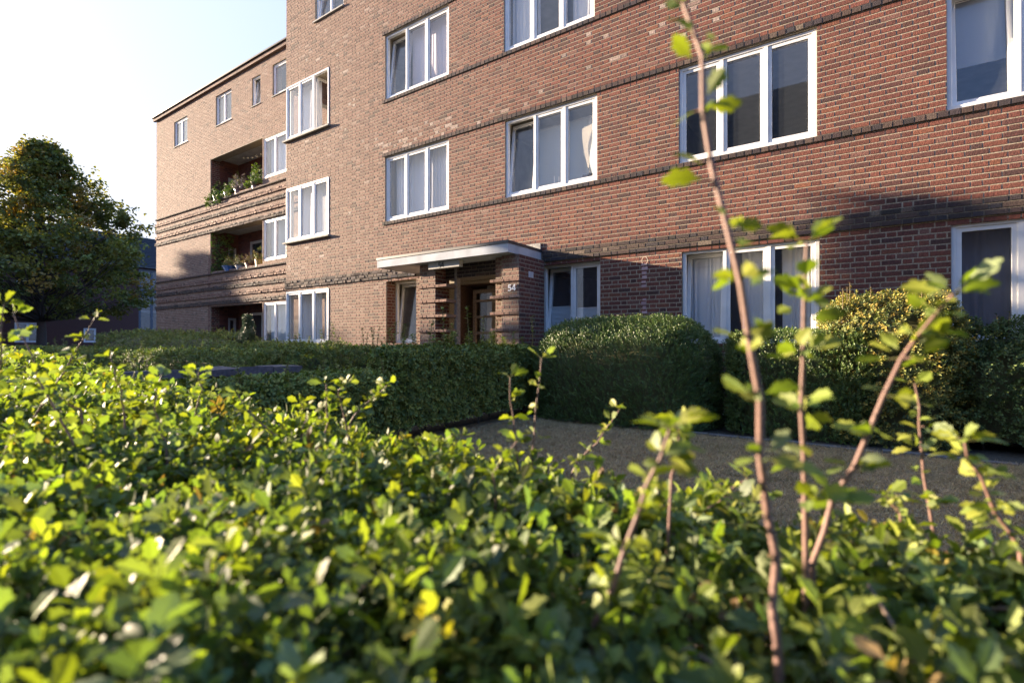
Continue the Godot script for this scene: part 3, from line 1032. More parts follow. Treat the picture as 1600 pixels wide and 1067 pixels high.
func build_curtains() -> void:
	var wh := Color(0.72, 0.73, 0.74)
	var z := -0.27
	curtain("sheer white curtain in the first-floor window above the left end of the canopy", -9.30, -7.45, 2.96, 4.56, z, Color(0.74, 0.75, 0.77), 14, 0.02)
	curtain("pale curtain with a pinkish tint in the tilted second-floor window", -8.75, -7.45, 5.95, 7.54, z, Color(0.68, 0.62, 0.66), 10)
	curtain("pale blue-white curtain beside the open gap of the top middle window", -5.82, -5.15, 5.95, 7.54, z, wh, 6)
	curtain("narrow white curtain drawn aside at the top middle window", -4.42, -3.9, 5.95, 7.54, z, wh, 4)
	curtain("patterned grey-blue net curtain behind the paper sail", -5.3, -3.85, 2.96, 4.30, -0.36, Color(0.42, 0.48, 0.52), 4, 0.008)
	curtain("sheer white curtain behind the tilted ground-floor casement", -2.22, -1.72, -0.4, 1.53, z, wh, 6)
	curtain("white curtain in the middle of the wide ground-floor window", -1.42, -0.95, -0.4, 1.53, z, wh, 6)
	curtain("white curtain at the far end of the wide ground-floor window", -0.86, -0.42, -0.4, 1.53, z, wh, 6)
	curtain("dark grey curtain in the ground-floor window behind the privet", 1.10, 1.75, -0.4, 1.53, z, Color(0.16, 0.15, 0.17), 7)
	curtain("grey-blue curtain high in the open first-floor window", 1.08, 2.4, 3.55, 4.56, z, Color(0.24, 0.28, 0.34), 9, 0.008)
	curtain("pale curtain in the ground-floor corner window", -13.25, -12.3, -0.4, 1.49, z, wh, 9)
	curtain("light curtain in the ground-floor corner window beside the frame", -12.2, -11.75, -0.4, 1.49, z, wh, 5)
	curtain("white net curtain in the first-floor corner window", -13.25, -11.68, 2.92, 4.50, z, Color(0.8, 0.8, 0.8), 12, 0.015)
	curtain("white net curtain in the second-floor corner window", -13.25, -12.32, 5.88, 7.46, z, Color(0.8, 0.8, 0.8), 9, 0.015)
	curtain("white net curtain in the upper wing window beside the balcony", -17.98, -16.65, 6.1, 7.58, ZW - 0.27, Color(0.8, 0.8, 0.8), 10, 0.015)
	curtain("white curtain in the lower wing window beside the balcony", -17.98, -16.65, 3.04, 4.55, ZW - 0.27, Color(0.55, 0.57, 0.55), 10, 0.015)
	curtain("blue-white curtain in the ground-floor wing window", -17.98, -16.65, -0.7, 1.5, ZW - 0.27, Color(0.5, 0.58, 0.64), 10, 0.015)
	# pleated blinds of the window beside the entrance
	for k in 2:
		var x0 := -4.90 + k * 0.60
		var t := thing("pleated_blind", "white pleated blind covering the lower half of the tilted pane" if k == 0 else "white pleated blind on the fixed pane beside the box bush", "blind", Vector3(x0, 0.02 + G, -0.21))
		var hh := 0.66 if k == 0 else 0.62
		var n := 26
		for q in n:
			var pl := MB.new()
			var a := q * hh / n
			var e := (q + 1) * hh / n
			pl.quad(Vector3(0, a, 0), Vector3(0.54, a, 0), Vector3(0.54, (a + e) * 0.5, 0.012), Vector3(0, (a + e) * 0.5, 0.012), Color(0.62, 0.68, 0.72))
			pl.quad(Vector3(0, (a + e) * 0.5, 0.012), Vector3(0.54, (a + e) * 0.5, 0.012), Vector3(0.54, e, 0), Vector3(0, e, 0), Color(0.62, 0.68, 0.72))
			put(pl, "pleat", M.cloth, t)
		var rl := MB.new()
		rl.box(Vector3(-0.01, hh, -0.01), Vector3(0.55, hh + 0.018, 0.018), Color(0.7, 0.7, 0.7))
		put(rl, "rail", M.frame, t)
	# paper sail, candles and a box on the sill of the first-floor window
	var sail := thing("paper_sail", "curved cream paper sail hanging in the first-floor window", "decoration", Vector3(-4.05, 3.2 + G, -0.24))
	var sb := MB.new()
	var pl := []
	var pr := []
	for k in 11:
		var f := k / 10.0
		pl.append(Vector3(-0.17 * sin((0.25 + 0.75 * f) * PI * 0.56) * pow(f, 0.4), f * 0.86, 0.03 * sin(f * PI)))
		pr.append(Vector3(-0.02 + 0.15 * pow(f, 1.6), f * (0.86 + 0.06 * f), 0.03 * sin(f * PI) + 0.002))
	for k in 10:
		sb.quad(pl[k], pr[k], pr[k + 1], pl[k + 1], Color(0.72, 0.66, 0.54))
	put(sb, "paper", M.cloth, sail)
	var thread := MB.new()
	thread.tube([Vector3(0.0, 0.88, 0.0), Vector3(0.0, 1.1, 0), Vector3(0, 1.33, 0)], 0.002, 0.002, 5, Color(0.6, 0.6, 0.6))
	put(thread, "thread", M.plain, sail)
	for k in 3:
		var cd := thing("candle", ["tallest slim white candle on the inner sill beside the paper sail", "middle-sized slim white candle on the inner sill", "shortest slim white candle on the inner sill"][k], "candle", Vector3(-4.82 + k * 0.10, 2.94 + G, -0.24), "candles on the inner sill")
		var cb := MB.new()
		cb.tube([Vector3.ZERO, Vector3(0, 0.02, 0)], 0.035, 0.03, 10, Color(0.5, 0.5, 0.5))
		put(cb, "holder", M.ceramic, cd)
		var c2 := MB.new()
		c2.tube([Vector3(0, 0.02, 0), Vector3(0, 0.33 - k * 0.03, 0)], 0.013, 0.012, 10, Color(0.75, 0.74, 0.7))
		put(c2, "wax", M.ceramic, cd)
	var bx := thing("flower_box", "dark square flower box on the inner sill below the paper sail", "flower box", Vector3(-4.15, 2.94 + G, -0.26))
	var bb := MB.new()
	bb.box(Vector3(-0.02, 0, -0.10), Vector3(0.26, 0.21, 0.10), Color(0.04, 0.035, 0.045))
	put(bb, "box", M.ceramic, bx)


# ---------------------------------------------------------------- leaves and sprigs
const HAW = [Vector2(0.03, 0.0), Vector2(0.08, 0.16), Vector2(0.22, 0.30), Vector2(0.31, 0.45), Vector2(0.22, 0.50), Vector2(0.30, 0.66), Vector2(0.27, 0.78), Vector2(0.17, 0.80), Vector2(0.12, 0.93), Vector2(0.0, 1.0)]
const HAW_FAR = [Vector2(0.06, 0.05), Vector2(0.36, 0.36), Vector2(0.22, 0.5), Vector2(0.36, 0.72), Vector2(0.0, 1.0)]
const OVAL = [Vector2(0.03, 0.0), Vector2(0.20, 0.25), Vector2(0.26, 0.5), Vector2(0.18, 0.8), Vector2(0.0, 1.0)]
const OVAL_FAR = [Vector2(0.04, 0.05), Vector2(0.26, 0.45), Vector2(0.0, 1.0)]


# a leaf grows from t.origin along t's z, its upper face to t's y; folded along the midrib, drooping to the tip
func leaf(mb: MB, t: Transform3D, shape: Array, size: float, fold: float, droop: float, col: Color) -> void:
	var n := shape.size()
	var first := mb.p.size()
	for s in [1.0, -1.0]:
		var start := mb.p.size()
		for k in n:
			var o: Vector2 = shape[k]
			var zz: float = o.y
			var dy := -droop * zz * zz
			var mid := Vector3(0, dy, zz) * size
			var edge := Vector3(o.x * s, dy + o.x * fold - 0.25 * fold * o.x * o.x * 3.0, zz) * size
			mb.p.append(t * mid)
			mb.p.append(t * edge)
			var nm := (t.basis * Vector3(-s * fold * 0.8, 1.0, 2.0 * droop * zz)).normalized()
			mb.n.append(nm); mb.n.append((t.basis * Vector3(-s * fold * 0.4, 1.0, 2.0 * droop * zz + 0.05)).normalized())
			mb.c.append(col); mb.c.append(col)
		for k in n - 1:
			var a := start + k * 2
			if s > 0:
				mb.i.append(a); mb.i.append(a + 1); mb.i.append(a + 3)
				mb.i.append(a); mb.i.append(a + 3); mb.i.append(a + 2)
			else:
				mb.i.append(a); mb.i.append(a + 3); mb.i.append(a + 1)
				mb.i.append(a); mb.i.append(a + 2); mb.i.append(a + 3)
	if first < 0:
		return


func look(dir: Vector3, up: Vector3) -> Basis:
	var z := dir.normalized()
	var x := up.cross(z)
	if x.length() < 0.01:
		x = Vector3(1, 0, 0).cross(z)
	x = x.normalized()
	var y := z.cross(x)
	return Basis(x, y, z)


# a short twig along +y with leaves round it
func sprig(shape: Array, leaves: int, size: float, length: float, spread_lo: float, spread_hi: float, twig: Color) -> ArrayMesh:
	var mb := MB.new()
	var bend := Vector3(rng.randf_range(-0.2, 0.2), 1.0, rng.randf_range(-0.2, 0.2)) * length
	mb.tube([Vector3.ZERO, bend * 0.5, bend], size * 0.035, size * 0.02, 4, twig)
	for k in leaves:
		var f := (k + 0.7) / leaves
		var a := k * 2.4 + rng.randf_range(-0.4, 0.4)
		var el := lerpf(spread_lo, spread_hi, f) + rng.randf_range(-0.25, 0.25)
		var out := Vector3(cos(a) * cos(el), sin(el), sin(a) * cos(el))
		var t := Transform3D(look(out, Vector3(rng.randf_range(-0.3, 0.3), 1, rng.randf_range(-0.3, 0.3))), bend * f + out * size * 0.12)
		var s := size * rng.randf_range(0.65, 1.1)
		leaf(mb, t, shape, s, rng.randf_range(0.15, 0.6), rng.randf_range(0.0, 0.35), vary(Color(1, 1, 1), 0.18))
	return mb.mesh()


func aim(n: Vector3, turn: float, s: float) -> Basis:
	var b := look(n, Vector3(0.3, 0.1, 1.0))
	# sprigs grow along +y
	var q := Basis(b.x, b.z, -b.y)
	q = q * Basis(Vector3.UP, turn)
	return q.scaled_local(Vector3(s, s, s))


# points on a clipped shrub: a rounded box, returns [position, outward normal]
func shrub_point(lo: Vector3, hi: Vector3, rad: float, open_bottom: float) -> Array:
	var sx := hi.x - lo.x
	var sy := hi.y - lo.y
	var sz := hi.z - lo.z
	var areas := [sx * sz, sx * sy, sx * sy * 0.35, sz * sy, sz * sy]
	var tot := 0.0
	for a in areas:
		tot += a
	var r := rng.randf() * tot
	var f := 0
	while f < 4 and r > areas[f]:
		r -= areas[f]
		f += 1
	var u := rng.randf()
	var v := rng.randf()
	var p: Vector3
	match f:
		0: p = Vector3(lerpf(lo.x, hi.x, u), hi.y, lerpf(lo.z, hi.z, v))
		1: p = Vector3(lerpf(lo.x, hi.x, u), lerpf(lo.y, hi.y, v), hi.z)
		2: p = Vector3(lerpf(lo.x, hi.x, u), lerpf(lo.y, hi.y, v), lo.z)
		3: p = Vector3(hi.x, lerpf(lo.y, hi.y, v), lerpf(lo.z, hi.z, u))
		_: p = Vector3(lo.x, lerpf(lo.y, hi.y, v), lerpf(lo.z, hi.z, u))
	if open_bottom > 0.0:
		p.y = maxf(p.y, lo.y)
	# round: pull towards the inner box, push out to the radius
	var q := Vector3(clampf(p.x, lo.x + rad, hi.x - rad), clampf(p.y, lo.y, hi.y - rad), clampf(p.z, lo.z + rad, hi.z - rad))
	var d := p - q
	var n := d.normalized() if d.length() > 0.0001 else Vector3.UP
	return [q + n * rad, n]


var wob := FastNoiseLite.new()


func core_shape(lo: Vector3, hi: Vector3, rad: float, shrink: float, col: Color) -> MB:
	# dense dark inner growth: a rounded box a little smaller than the leaf shell
	var b := MB.new()
	var c := (lo + hi) * 0.5
	var nx := 12
	var ny := 8
	var ring_pts := []
	for r in ny + 1:
		var row := []
		var el := lerpf(0.0, PI * 0.5, float(r) / ny)
		for k in nx * 2:
			var a := TAU * k / (nx * 2)
			var e := 0.55
			var cx := signf(cos(a)) * pow(absf(cos(a)), e)
			var cz := signf(sin(a)) * pow(absf(sin(a)), e)
			var ce := pow(cos(el), e) if el < PI * 0.5 - 0.001 else 0.0
			var hx := (hi.x - lo.x) * 0.5 - shrink
			var hz := (hi.z - lo.z) * 0.5 - shrink
			row.append(Vector3(c.x + cx * ce * hx, lo.y + pow(sin(el), e) * (hi.y - lo.y - shrink), c.z + cz * ce * hz))
		ring_pts.append(row)
	for r in ny:
		for k in nx * 2:
			var j := (k + 1) % (nx * 2)
			b.quad(ring_pts[r][j], ring_pts[r][k], ring_pts[r + 1][k], ring_pts[r + 1][j], col)
	return b


# a clipped hedge or bush: stems, dark inner growth and a shell of leafy sprigs
func shrub(called: String, label: String, category: String, lo: Vector3, hi: Vector3, rad: float, gap: float, meshes: Array, mat: Material, count: int, cols: Array, size_var := 0.25, lump := 0.05, group := "", upness := 0.35) -> Node3D:
	var t := thing(called, label, category, Vector3((lo.x + hi.x) * 0.5, 0, (lo.z + hi.z) * 0.5), group)
	var o := Vector3((lo.x + hi.x) * 0.5, 0, (lo.z + hi.z) * 0.5)
	var l := lo - o
	var h := hi - o
	l.y = gap
	put(core_shape(l, h, rad, 0.13, Color(0.19, 0.19, 0.075)), "inner_growth", M.bark, t)
	var nst := maxi(3, int((hi.x - lo.x + hi.z - lo.z) * 2.5))
	for k in nst:
		var st := MB.new()
		var x := lerpf(l.x + 0.12, h.x - 0.12, (k + 0.5) / nst if (hi.x - lo.x) > (hi.z - lo.z) else rng.randf())
		var z := lerpf(l.z + 0.12, h.z - 0.12, rng.randf() if (hi.x - lo.x) > (hi.z - lo.z) else (k + 0.5) / nst)
		st.tube([Vector3(x, -0.03, z), Vector3(x + rng.randf_range(-0.05, 0.05), gap * 0.6, z), Vector3(x + rng.randf_range(-0.08, 0.08), gap + 0.25, z + rng.randf_range(-0.05, 0.05))], 0.016, 0.010, 6, Color(0.10, 0.08, 0.06))
		put(st, "stem", M.bark, t)
	var per := []
	for k in meshes.size():
		per.append([[], []])
	var ol := o * 3.1
	for k in count:
		var sp := shrub_point(l, h, rad, gap)
		var p: Vector3 = sp[0]
		var n: Vector3 = sp[1]
		var w := wob.get_noise_3d((p.x + ol.x) * 3.0, p.y * 3.0, (p.z + ol.z) * 3.0)
		p += n * (w * lump - absf(rng.randfn(0.0, 0.035)))
		if gap > 0.05 and p.y < gap + 0.3 and rng.randf() < 0.25:
			continue
		var dir := (n + Vector3.UP * upness + Vector3(rng.randfn(0, 0.35), rng.randfn(0, 0.3), rng.randfn(0, 0.35))).normalized()
		var m := rng.randi_range(0, meshes.size() - 1)
		per[m][0].append(Transform3D(aim(dir, rng.randf() * TAU, 1.0 + rng.randf_range(-size_var, size_var)), p))
		per[m][1].append(vary(cols[rng.randi_range(0, cols.size() - 1)], 0.22))
	for k in meshes.size():
		copies("foliage", t, meshes[k], mat, per[k][0], per[k][1])
	return t


func upright_shoot(parent: Node3D, base: Vector3, h: float, lean: Vector3, shape: Array, size: float, leaves: int, col: Color, mat: Material) -> void:
	var mb := MB.new()
	var pts := []
	for k in 5:
		var f := k / 4.0
		pts.append(base + Vector3(0, h * f, 0) + lean * f * f)
	mb.tube(pts, 0.006, 0.003, 5, Color(0.20, 0.15, 0.09))
	var many := leaves * 2
	for k in many:
		var f := 0.12 + 0.88 * k / many
		var a := k * 2.4 + rng.randf()
		var out := Vector3(cos(a), rng.randf_range(0.1, 0.7), sin(a)).normalized()
		leaf(mb, Transform3D(look(out, Vector3.UP), base + Vector3(0, h * f, 0) + lean * f * f), shape, size * rng.randf_range(0.8, 1.5), 0.3, 0.2, vary(col, 0.25))
	put(mb, "shoot", mat, parent)


func build_garden() -> void:
	wob.seed = 9
	wob.frequency = 1.0
	var haw := []
	var box := []
	var oval := []
	for k in 4:
		haw.append(sprig(HAW_FAR, 7, 0.036, 0.05, 0.0, 1.0, Color(0.5, 0.35, 0.2)))
	for k in 4:
		box.append(sprig(OVAL_FAR, 12, 0.021, 0.075, 0.35, 1.2, Color(0.5, 0.4, 0.2)))
	for k in 4:
		oval.append(sprig(OVAL, 8, 0.030, 0.07, 0.1, 1.1, Color(0.5, 0.4, 0.25)))
	var haw_c := [lin(0.20, 0.245, 0.048), lin(0.165, 0.20, 0.042), lin(0.235, 0.265, 0.052), lin(0.265, 0.26, 0.046), lin(0.13, 0.175, 0.046)]
	var box_c := [lin(0.10, 0.165, 0.034), lin(0.075, 0.13, 0.03), lin(0.135, 0.20, 0.038), lin(0.12, 0.16, 0.032)]
	var var_c := [lin(0.16, 0.185, 0.04), lin(0.30, 0.255, 0.045), lin(0.10, 0.135, 0.035), lin(0.38, 0.28, 0.05), lin(0.19, 0.205, 0.045)]
	var priv_c := [lin(0.10, 0.145, 0.036), lin(0.125, 0.165, 0.04), lin(0.08, 0.12, 0.03)]

	# hedge along the right side of the entrance path: tall part near the house, lower part towards the street
	var h2 := shrub("path_hedge", "tall clipped hawthorn hedge beside the entrance path, bare stems at its foot", "hedge", Vector3(-5.05, 0, 0.95), Vector3(-4.40, 1.10, 4.15), 0.14, 0.16, haw, M.leaf_far, 13000, haw_c, 0.25, 0.05)
	for k in 52:
		var z := rng.randf_range(-1.55, 1.55)
		upright_shoot(h2, Vector3(rng.randf_range(-0.28, 0.26), 1.02, z), rng.randf_range(0.14, 0.38) if k > 8 else rng.randf_range(0.42, 0.75), Vector3(rng.randf_range(-0.08, 0.08), 0, rng.randf_range(-0.05, 0.05)), HAW_FAR, 0.05, 16, lin(0.22, 0.27, 0.06), M.leaf_far)
	var h3 := shrub("path_hedge", "low clipped hawthorn hedge running from the tall path hedge to the front hedge", "hedge", Vector3(-5.1, 0, 4.10), Vector3(-4.42, 0.81, 6.9), 0.16, 0.12, haw, M.leaf_far, 9000, haw_c, 0.3, 0.07)
	for k in 14:
		upright_shoot(h3, Vector3(rng.randf_range(-0.26, 0.24), 0.80, rng.randf_range(-1.4, 1.4)), rng.randf_range(0.08, 0.25), Vector3(rng.randf_range(-0.08, 0.08), 0, 0), HAW_FAR, 0.045, 10, lin(0.2, 0.25, 0.06), M.leaf_far)
	# far side of the path
	var h4 := shrub("path_hedge", "clipped hawthorn hedge on the far side of the entrance path behind the low wall", "hedge", Vector3(-8.5, 0, 0.9), Vector3(-7.55, 1.06, 3.7), 0.16, 0.1, haw, M.leaf_far, 5200, haw_c, 0.3, 0.07)
	for k in 26:
		upright_shoot(h4, Vector3(rng.randf_range(-0.4, 0.4), 0.98, rng.randf_range(-1.3, 1.3)), rng.randf_range(0.15, 0.6), Vector3(rng.randf_range(-0.1, 0.1), 0, 0), HAW_FAR, 0.05, 14, lin(0.2, 0.25, 0.06), M.leaf_far)
	var h5 := shrub("garden_hedge", "long low clipped hedge in front of the balcony wing", "hedge", Vector3(-27.0, 0, 3.0), Vector3(-8.6, 1.0, 3.75), 0.18, 0.06, haw, M.leaf_far, 15000, haw_c, 0.45, 0.09)
	for k in 40:
		upright_shoot(h5, Vector3(rng.randf_range(-4.0, 9.0), 0.92, rng.randf_range(-0.3, 0.3)), rng.randf_range(0.1, 0.5), Vector3(rng.randf_range(-0.1, 0.1), 0, 0), HAW_FAR, 0.055, 12, lin(0.18, 0.23, 0.06), M.leaf_far)
	# low wall on the far side of the path
	var wl := thing("garden_wall", "low dark garden wall with weathered grey coping beside the entrance path", "wall", Vector3(-7.3, 0, 5.2))
	var wb := MB.new()
	wb.box(Vector3(-0.16, 0, -1.4), Vector3(0.155, 0.74, 1.9), Color(0.30, 0.26, 0.21))
	put(wb, "masonry", M.mortar, wl)
	var wr := MB.new()
	var wsm := MB.new()
	bricks(wsm, 0.0, 3.3, 0.0, 0.74, 10, 0.0, [], {"palette": "dark", "back": 0.008})
	var wso := put(wsm, "wall_bricks", M.brick, wl)
	wso.set_meta("kind", "stuff")
	wso.transform = Transform3D(Basis(Vector3.UP, PI / 2), Vector3(0.162, 0, 1.9))
	for k in 7:
		var cs := MB.new()
		cs.brick(-0.26, 0.26, -0.235, 0.235, 0.10, 0.0, rng.randf_range(-0.05, 0.05), rng.randf_range(-0.03, 0.03), vary(Color(0.17, 0.16, 0.17), 0.2))
		var co := put(cs, "coping_stone", M.concrete, wl)
		co.transform = Transform3D(Basis(Vector3.RIGHT, -PI / 2), Vector3(0, 0.742, -1.2 + k * 0.475))
	if wr.p.size() > 0:
		put(wr, "coping", M.concrete, wl)

	# bushes in the bed along the house
	shrub("box_bush", "large rounded clipped box bush under the window beside the entrance", "bush", Vector3(-4.30, 0, 0.10), Vector3(-1.55, 1.53, 1.75), 0.72, 0.0, box, M.box_leaf, 16000, box_c, 0.3, 0.06, "", 0.75)
	shrub("box_hedge", "square clipped box hedge block under the wide ground-floor window", "hedge", Vector3(-1.36, 0, 0.25), Vector3(0.20, 1.30, 1.32), 0.16, 0.0, box, M.box_leaf, 9500, box_c, 0.25, 0.04, "", 0.9)
	var vb := shrub("variegated_shrub", "yellow variegated shrub rising above the box hedge", "shrub", Vector3(-0.30, 0, 0.30), Vector3(1.05, 1.74, 1.25), 0.42, 0.0, oval, M.leaf_far, 5200, var_c, 0.3, 0.14)
	for k in 9:
		upright_shoot(vb, Vector3(rng.randf_range(-0.5, 0.5), 1.6, rng.randf_range(-0.4, 0.4)), rng.randf_range(0.12, 0.34), Vector3.ZERO, OVAL, 0.03, 14, lin(0.28, 0.21, 0.035), M.leaf_far)
	var pb := shrub("privet_shrub", "loose dark green privet shrub below the end window", "shrub", Vector3(0.75, 0, 0.18), Vector3(2.45, 1.38, 1.02), 0.40, 0.12, oval, M.leaf_far, 5600, priv_c, 0.35, 0.2)
	for k in 16:
		upright_shoot(pb, Vector3(rng.randf_range(-0.7, 0.6), 1.25, rng.randf_range(-0.4, 0.4)), rng.randf_range(0.08, 0.32), Vector3(rng.randf_range(-0.1, 0.1), 0, 0), OVAL, 0.032, 10, lin(0.09, 0.12, 0.03), M.leaf_far)
	shrub("privet_shrub", "small privet shrub growing close to the brick wall past the end window", "shrub", Vector3(2.4, 0, 0.2), Vector3(4.4, 1.15, 1.2), 0.35, 0.12, oval, M.leaf_far, 3000, priv_c, 0.35, 0.15)

	# edging stones of the bed
	var es := thing("bed_edging", "row of grey edging stones between the shrub bed and the lawn", "edging", Vector3(-4.4, 0, 1.60))
	for k in 24:
		var sb := MB.new()
		sb.brick(-0.17, 0.17, -0.03, 0.025 + rng.randf_range(-0.012, 0.012), 0.05, -0.05, rng.randf_range(-0.05, 0.05), 0.0, vary(Color(0.17, 0.165, 0.16), 0.2))
		var so := put(sb, "edging_stone", M.concrete, es)
		so.position = Vector3(0.18 + k * 0.36, 0.0, 0.0)

	# growth in front of the wing: shrubs and a small conifer
	shrub("wing_shrub", "broad dark shrub at the foot of the wing's solid wall", "shrub", Vector3(-25.5, 0, -0.9), Vector3(-20.5, 1.55, 1.2), 0.5, 0.0, haw, M.leaf_far, 4200, haw_c, 0.7, 0.3)
	shrub("wing_shrub", "leafy shrub in front of the ground-floor balcony", "shrub", Vector3(-20.6, 0, -0.6), Vector3(-15.4, 1.45, 1.3), 0.5, 0.0, haw, M.leaf_far, 4200, haw_c, 0.7, 0.3)
	shrub("wing_shrub", "low leafy shrub below the ground-floor corner window", "shrub", Vector3(-14.2, 0, 0.5), Vector3(-9.2, 1.12, 2.2), 0.4, 0.0, haw, M.leaf_far, 5200, haw_c, 0.5, 0.2)
	var con := thing("dwarf_conifer", "small dark dwarf conifer in front of the ground-floor corner window", "conifer", Vector3(-13.1, 0, 1.4))
	var tk := MB.new()
	tk.tube([Vector3(0, -0.03, 0), Vector3(0, 1.0, 0), Vector3(0, 1.85, 0)], 0.05, 0.012, 7, Color(0.10, 0.075, 0.055))
	put(tk, "trunk", M.bark, con)
	var cx := []
	var cc := []
	for k in 2600:
		var f := pow(rng.randf(), 1.1)
		var a := rng.randf() * TAU
		var r := (0.40 * pow(1.0 - f, 0.9) + 0.03) * (0.8 + 0.3 * sin(f * 19.0 + a)) * sqrt(rng.randf_range(0.4, 1.0))
		cx.append(Transform3D(aim(Vector3(cos(a), 0.7, sin(a)).normalized(), rng.randf() * TAU, rng.randf_range(0.8, 1.4)), Vector3(cos(a) * r, 0.25 + f * 1.65, sin(a) * r)))
		cc.append(vary(lin(0.07, 0.10, 0.04), 0.35))
	copies("foliage", con, box[0], M.box_leaf, cx, cc)

	build_balcony_plants(oval, haw)


func pot(called: String, label: String, at: Vector3, r0: float, r1: float, h: float, col: Color, meshes: Array, n: int, spread: float, tall: float, cols: Array, droop := 0.0) -> void:
	var t := thing(called, label, "potted plant", at)
	var b := MB.new()
	b.tube([Vector3.ZERO, Vector3(0, h * 0.5, 0), Vector3(0, h, 0)], r0, r1, 14, col)
	b.tube([Vector3(0, h - 0.03, 0), Vector3(0, h + 0.004, 0)], r1 + 0.012, r1 + 0.012, 14, col)
	put(b, "pot", M.ceramic, t)
	var xf := []
	var cc := []
	for k in n:
		var d := Vector3(rng.randfn(0, 1), rng.randf_range(0.1, 1.0), rng.randfn(0, 1)).normalized()
		var p := Vector3(d.x * spread * rng.randf(), h + d.y * tall * rng.randf_range(0.1, 1.0), d.z * 0.12)
		if droop > 0 and rng.randf() < 0.35:
			p = Vector3(d.x * spread, h - rng.randf() * droop, 0.15 + rng.randf() * 0.08)
		xf.append(Transform3D(aim(d, rng.randf() * TAU, rng.randf_range(1.2, 2.2)), p))
		cc.append(vary(cols[rng.randi_range(0, cols.size() - 1)], 0.25))
	copies("foliage", t, meshes[rng.randi_range(0, meshes.size() - 1)], M.leaf_far, xf, cc)


func build_balcony_plants(oval: Array, haw: Array) -> void:
	var z := ZW - 0.14
	var g := [lin(0.11, 0.17, 0.025), lin(0.15, 0.19, 0.03), lin(0.08, 0.13, 0.025)]
	var y2 := 5.842 + G
	var y1 := 2.862 + G
	pot("balcony_plant", "bright green trailing plant hanging over the upper balcony parapet", Vector3(-21.75, y2, z), 0.15, 0.2, 0.2, Color(0.17, 0.075, 0.045), haw, 150, 0.6, 0.65, g, 0.4)
	pot("balcony_plant", "bushy green plant in a clay pot on the upper balcony", Vector3(-20.85, y2, z), 0.14, 0.19, 0.2, Color(0.18, 0.08, 0.05), haw, 110, 0.45, 0.5, g, 0.25)
	pot("lavender_plant", "mauve flowering heather between green plants on the upper balcony", Vector3(-20.05, y2, z), 0.14, 0.18, 0.2, Color(0.17, 0.075, 0.045), oval, 120, 0.4, 0.65, [lin(0.30, 0.20, 0.28), lin(0.24, 0.19, 0.22), lin(0.12, 0.14, 0.06)])
	pot("balcony_plant", "tall green plant beside the upper balcony window", Vector3(-18.75, y2, z), 0.17, 0.22, 0.22, Color(0.17, 0.075, 0.045), haw, 170, 0.5, 0.85, g, 0.1)
	pot("balcony_plant", "yellow-green grass in a blue bowl on the lower balcony parapet", Vector3(-20.75, y1, z), 0.20, 0.30, 0.20, Color(0.03, 0.10, 0.26), oval, 110, 0.5, 0.35, [lin(0.22, 0.20, 0.04), lin(0.16, 0.18, 0.04), lin(0.25, 0.16, 0.07)])
	pot("balcony_plant", "grey-green herb in a white bowl on the lower balcony parapet", Vector3(-19.95, y1, z), 0.15, 0.2, 0.16, Color(0.34, 0.35, 0.35), oval, 90, 0.35, 0.4, [lin(0.16, 0.16, 0.07), lin(0.2, 0.15, 0.08)])
	pot("balcony_plant", "reddish heather in a clay pot on the lower balcony parapet", Vector3(-19.25, y1, z), 0.14, 0.18, 0.19, Color(0.18, 0.085, 0.045), oval, 90, 0.3, 0.45, [lin(0.22, 0.13, 0.10), lin(0.2, 0.15, 0.08)])
	pot("balcony_plant", "spiky plant in a yellow pot beside the lower balcony window", Vector3(-18.55, y1, z), 0.15, 0.17, 0.26, Color(0.34, 0.22, 0.045), oval, 40, 0.15, 0.6, [lin(0.16, 0.17, 0.04), lin(0.2, 0.14, 0.05)])
	# ivy on the edge of the lower balcony opening
	var iv := thing("ivy", "green ivy climbing the edge of the lower balcony opening", "ivy", Vector3(-22.08, 2.87 + G, -2.1))
	var sm := MB.new()
	sm.tube([Vector3(0.02, 0, -0.02), Vector3(0.015, 0.8, 0.03), Vector3(0.02, 1.7, 0.0)], 0.012, 0.006, 5, Color(0.12, 0.09, 0.06))
	put(sm, "stem", M.bark, iv)
	var xf := []
	var cc := []
	for k in 240:
		var f := rng.randf()
		xf.append(Transform3D(aim(Vector3(1, 0.1, rng.randf_range(-0.5, 0.9)).normalized(), rng.randf() * TAU, rng.randf_range(1.0, 2.0)), Vector3(0.04, f * 1.7, rng.randf_range(-0.6, 0.30))))
		cc.append(vary(g[rng.randi_range(0, 2)], 0.3))
	copies("foliage", iv, haw[0], M.leaf_far, xf, cc)
	# string of paper globe lamps under the upper balcony ceiling
	var sl := thing("lamp_string", "string of small pale globes below the upper balcony ceiling", "lamp string", Vector3(-20.9, 7.55 + G, -2.4))
	var wire := []
	for k in 9:
		wire.append(Vector3(k * 0.32, -0.22 * sin(PI * k / 8.0) + 0.14, 0))
	var wm := MB.new()
	wm.tube(wire, 0.004, 0.004, 4, Color(0.1, 0.1, 0.1))
	put(wm, "wire", M.plain, sl)
	for k in range(1, 8):
		var s := SphereMesh.new()
		s.radius = 0.045
		s.height = 0.09
		s.radial_segments = 10
		s.rings = 6
		var m := StandardMaterial3D.new()
		m.albedo_color = Color(0.85, 0.83, 0.75)
		put_mesh(s, "globe", m, sl, Transform3D(Basis.IDENTITY, wire[k] - Vector3(0, 0.045, 0)))


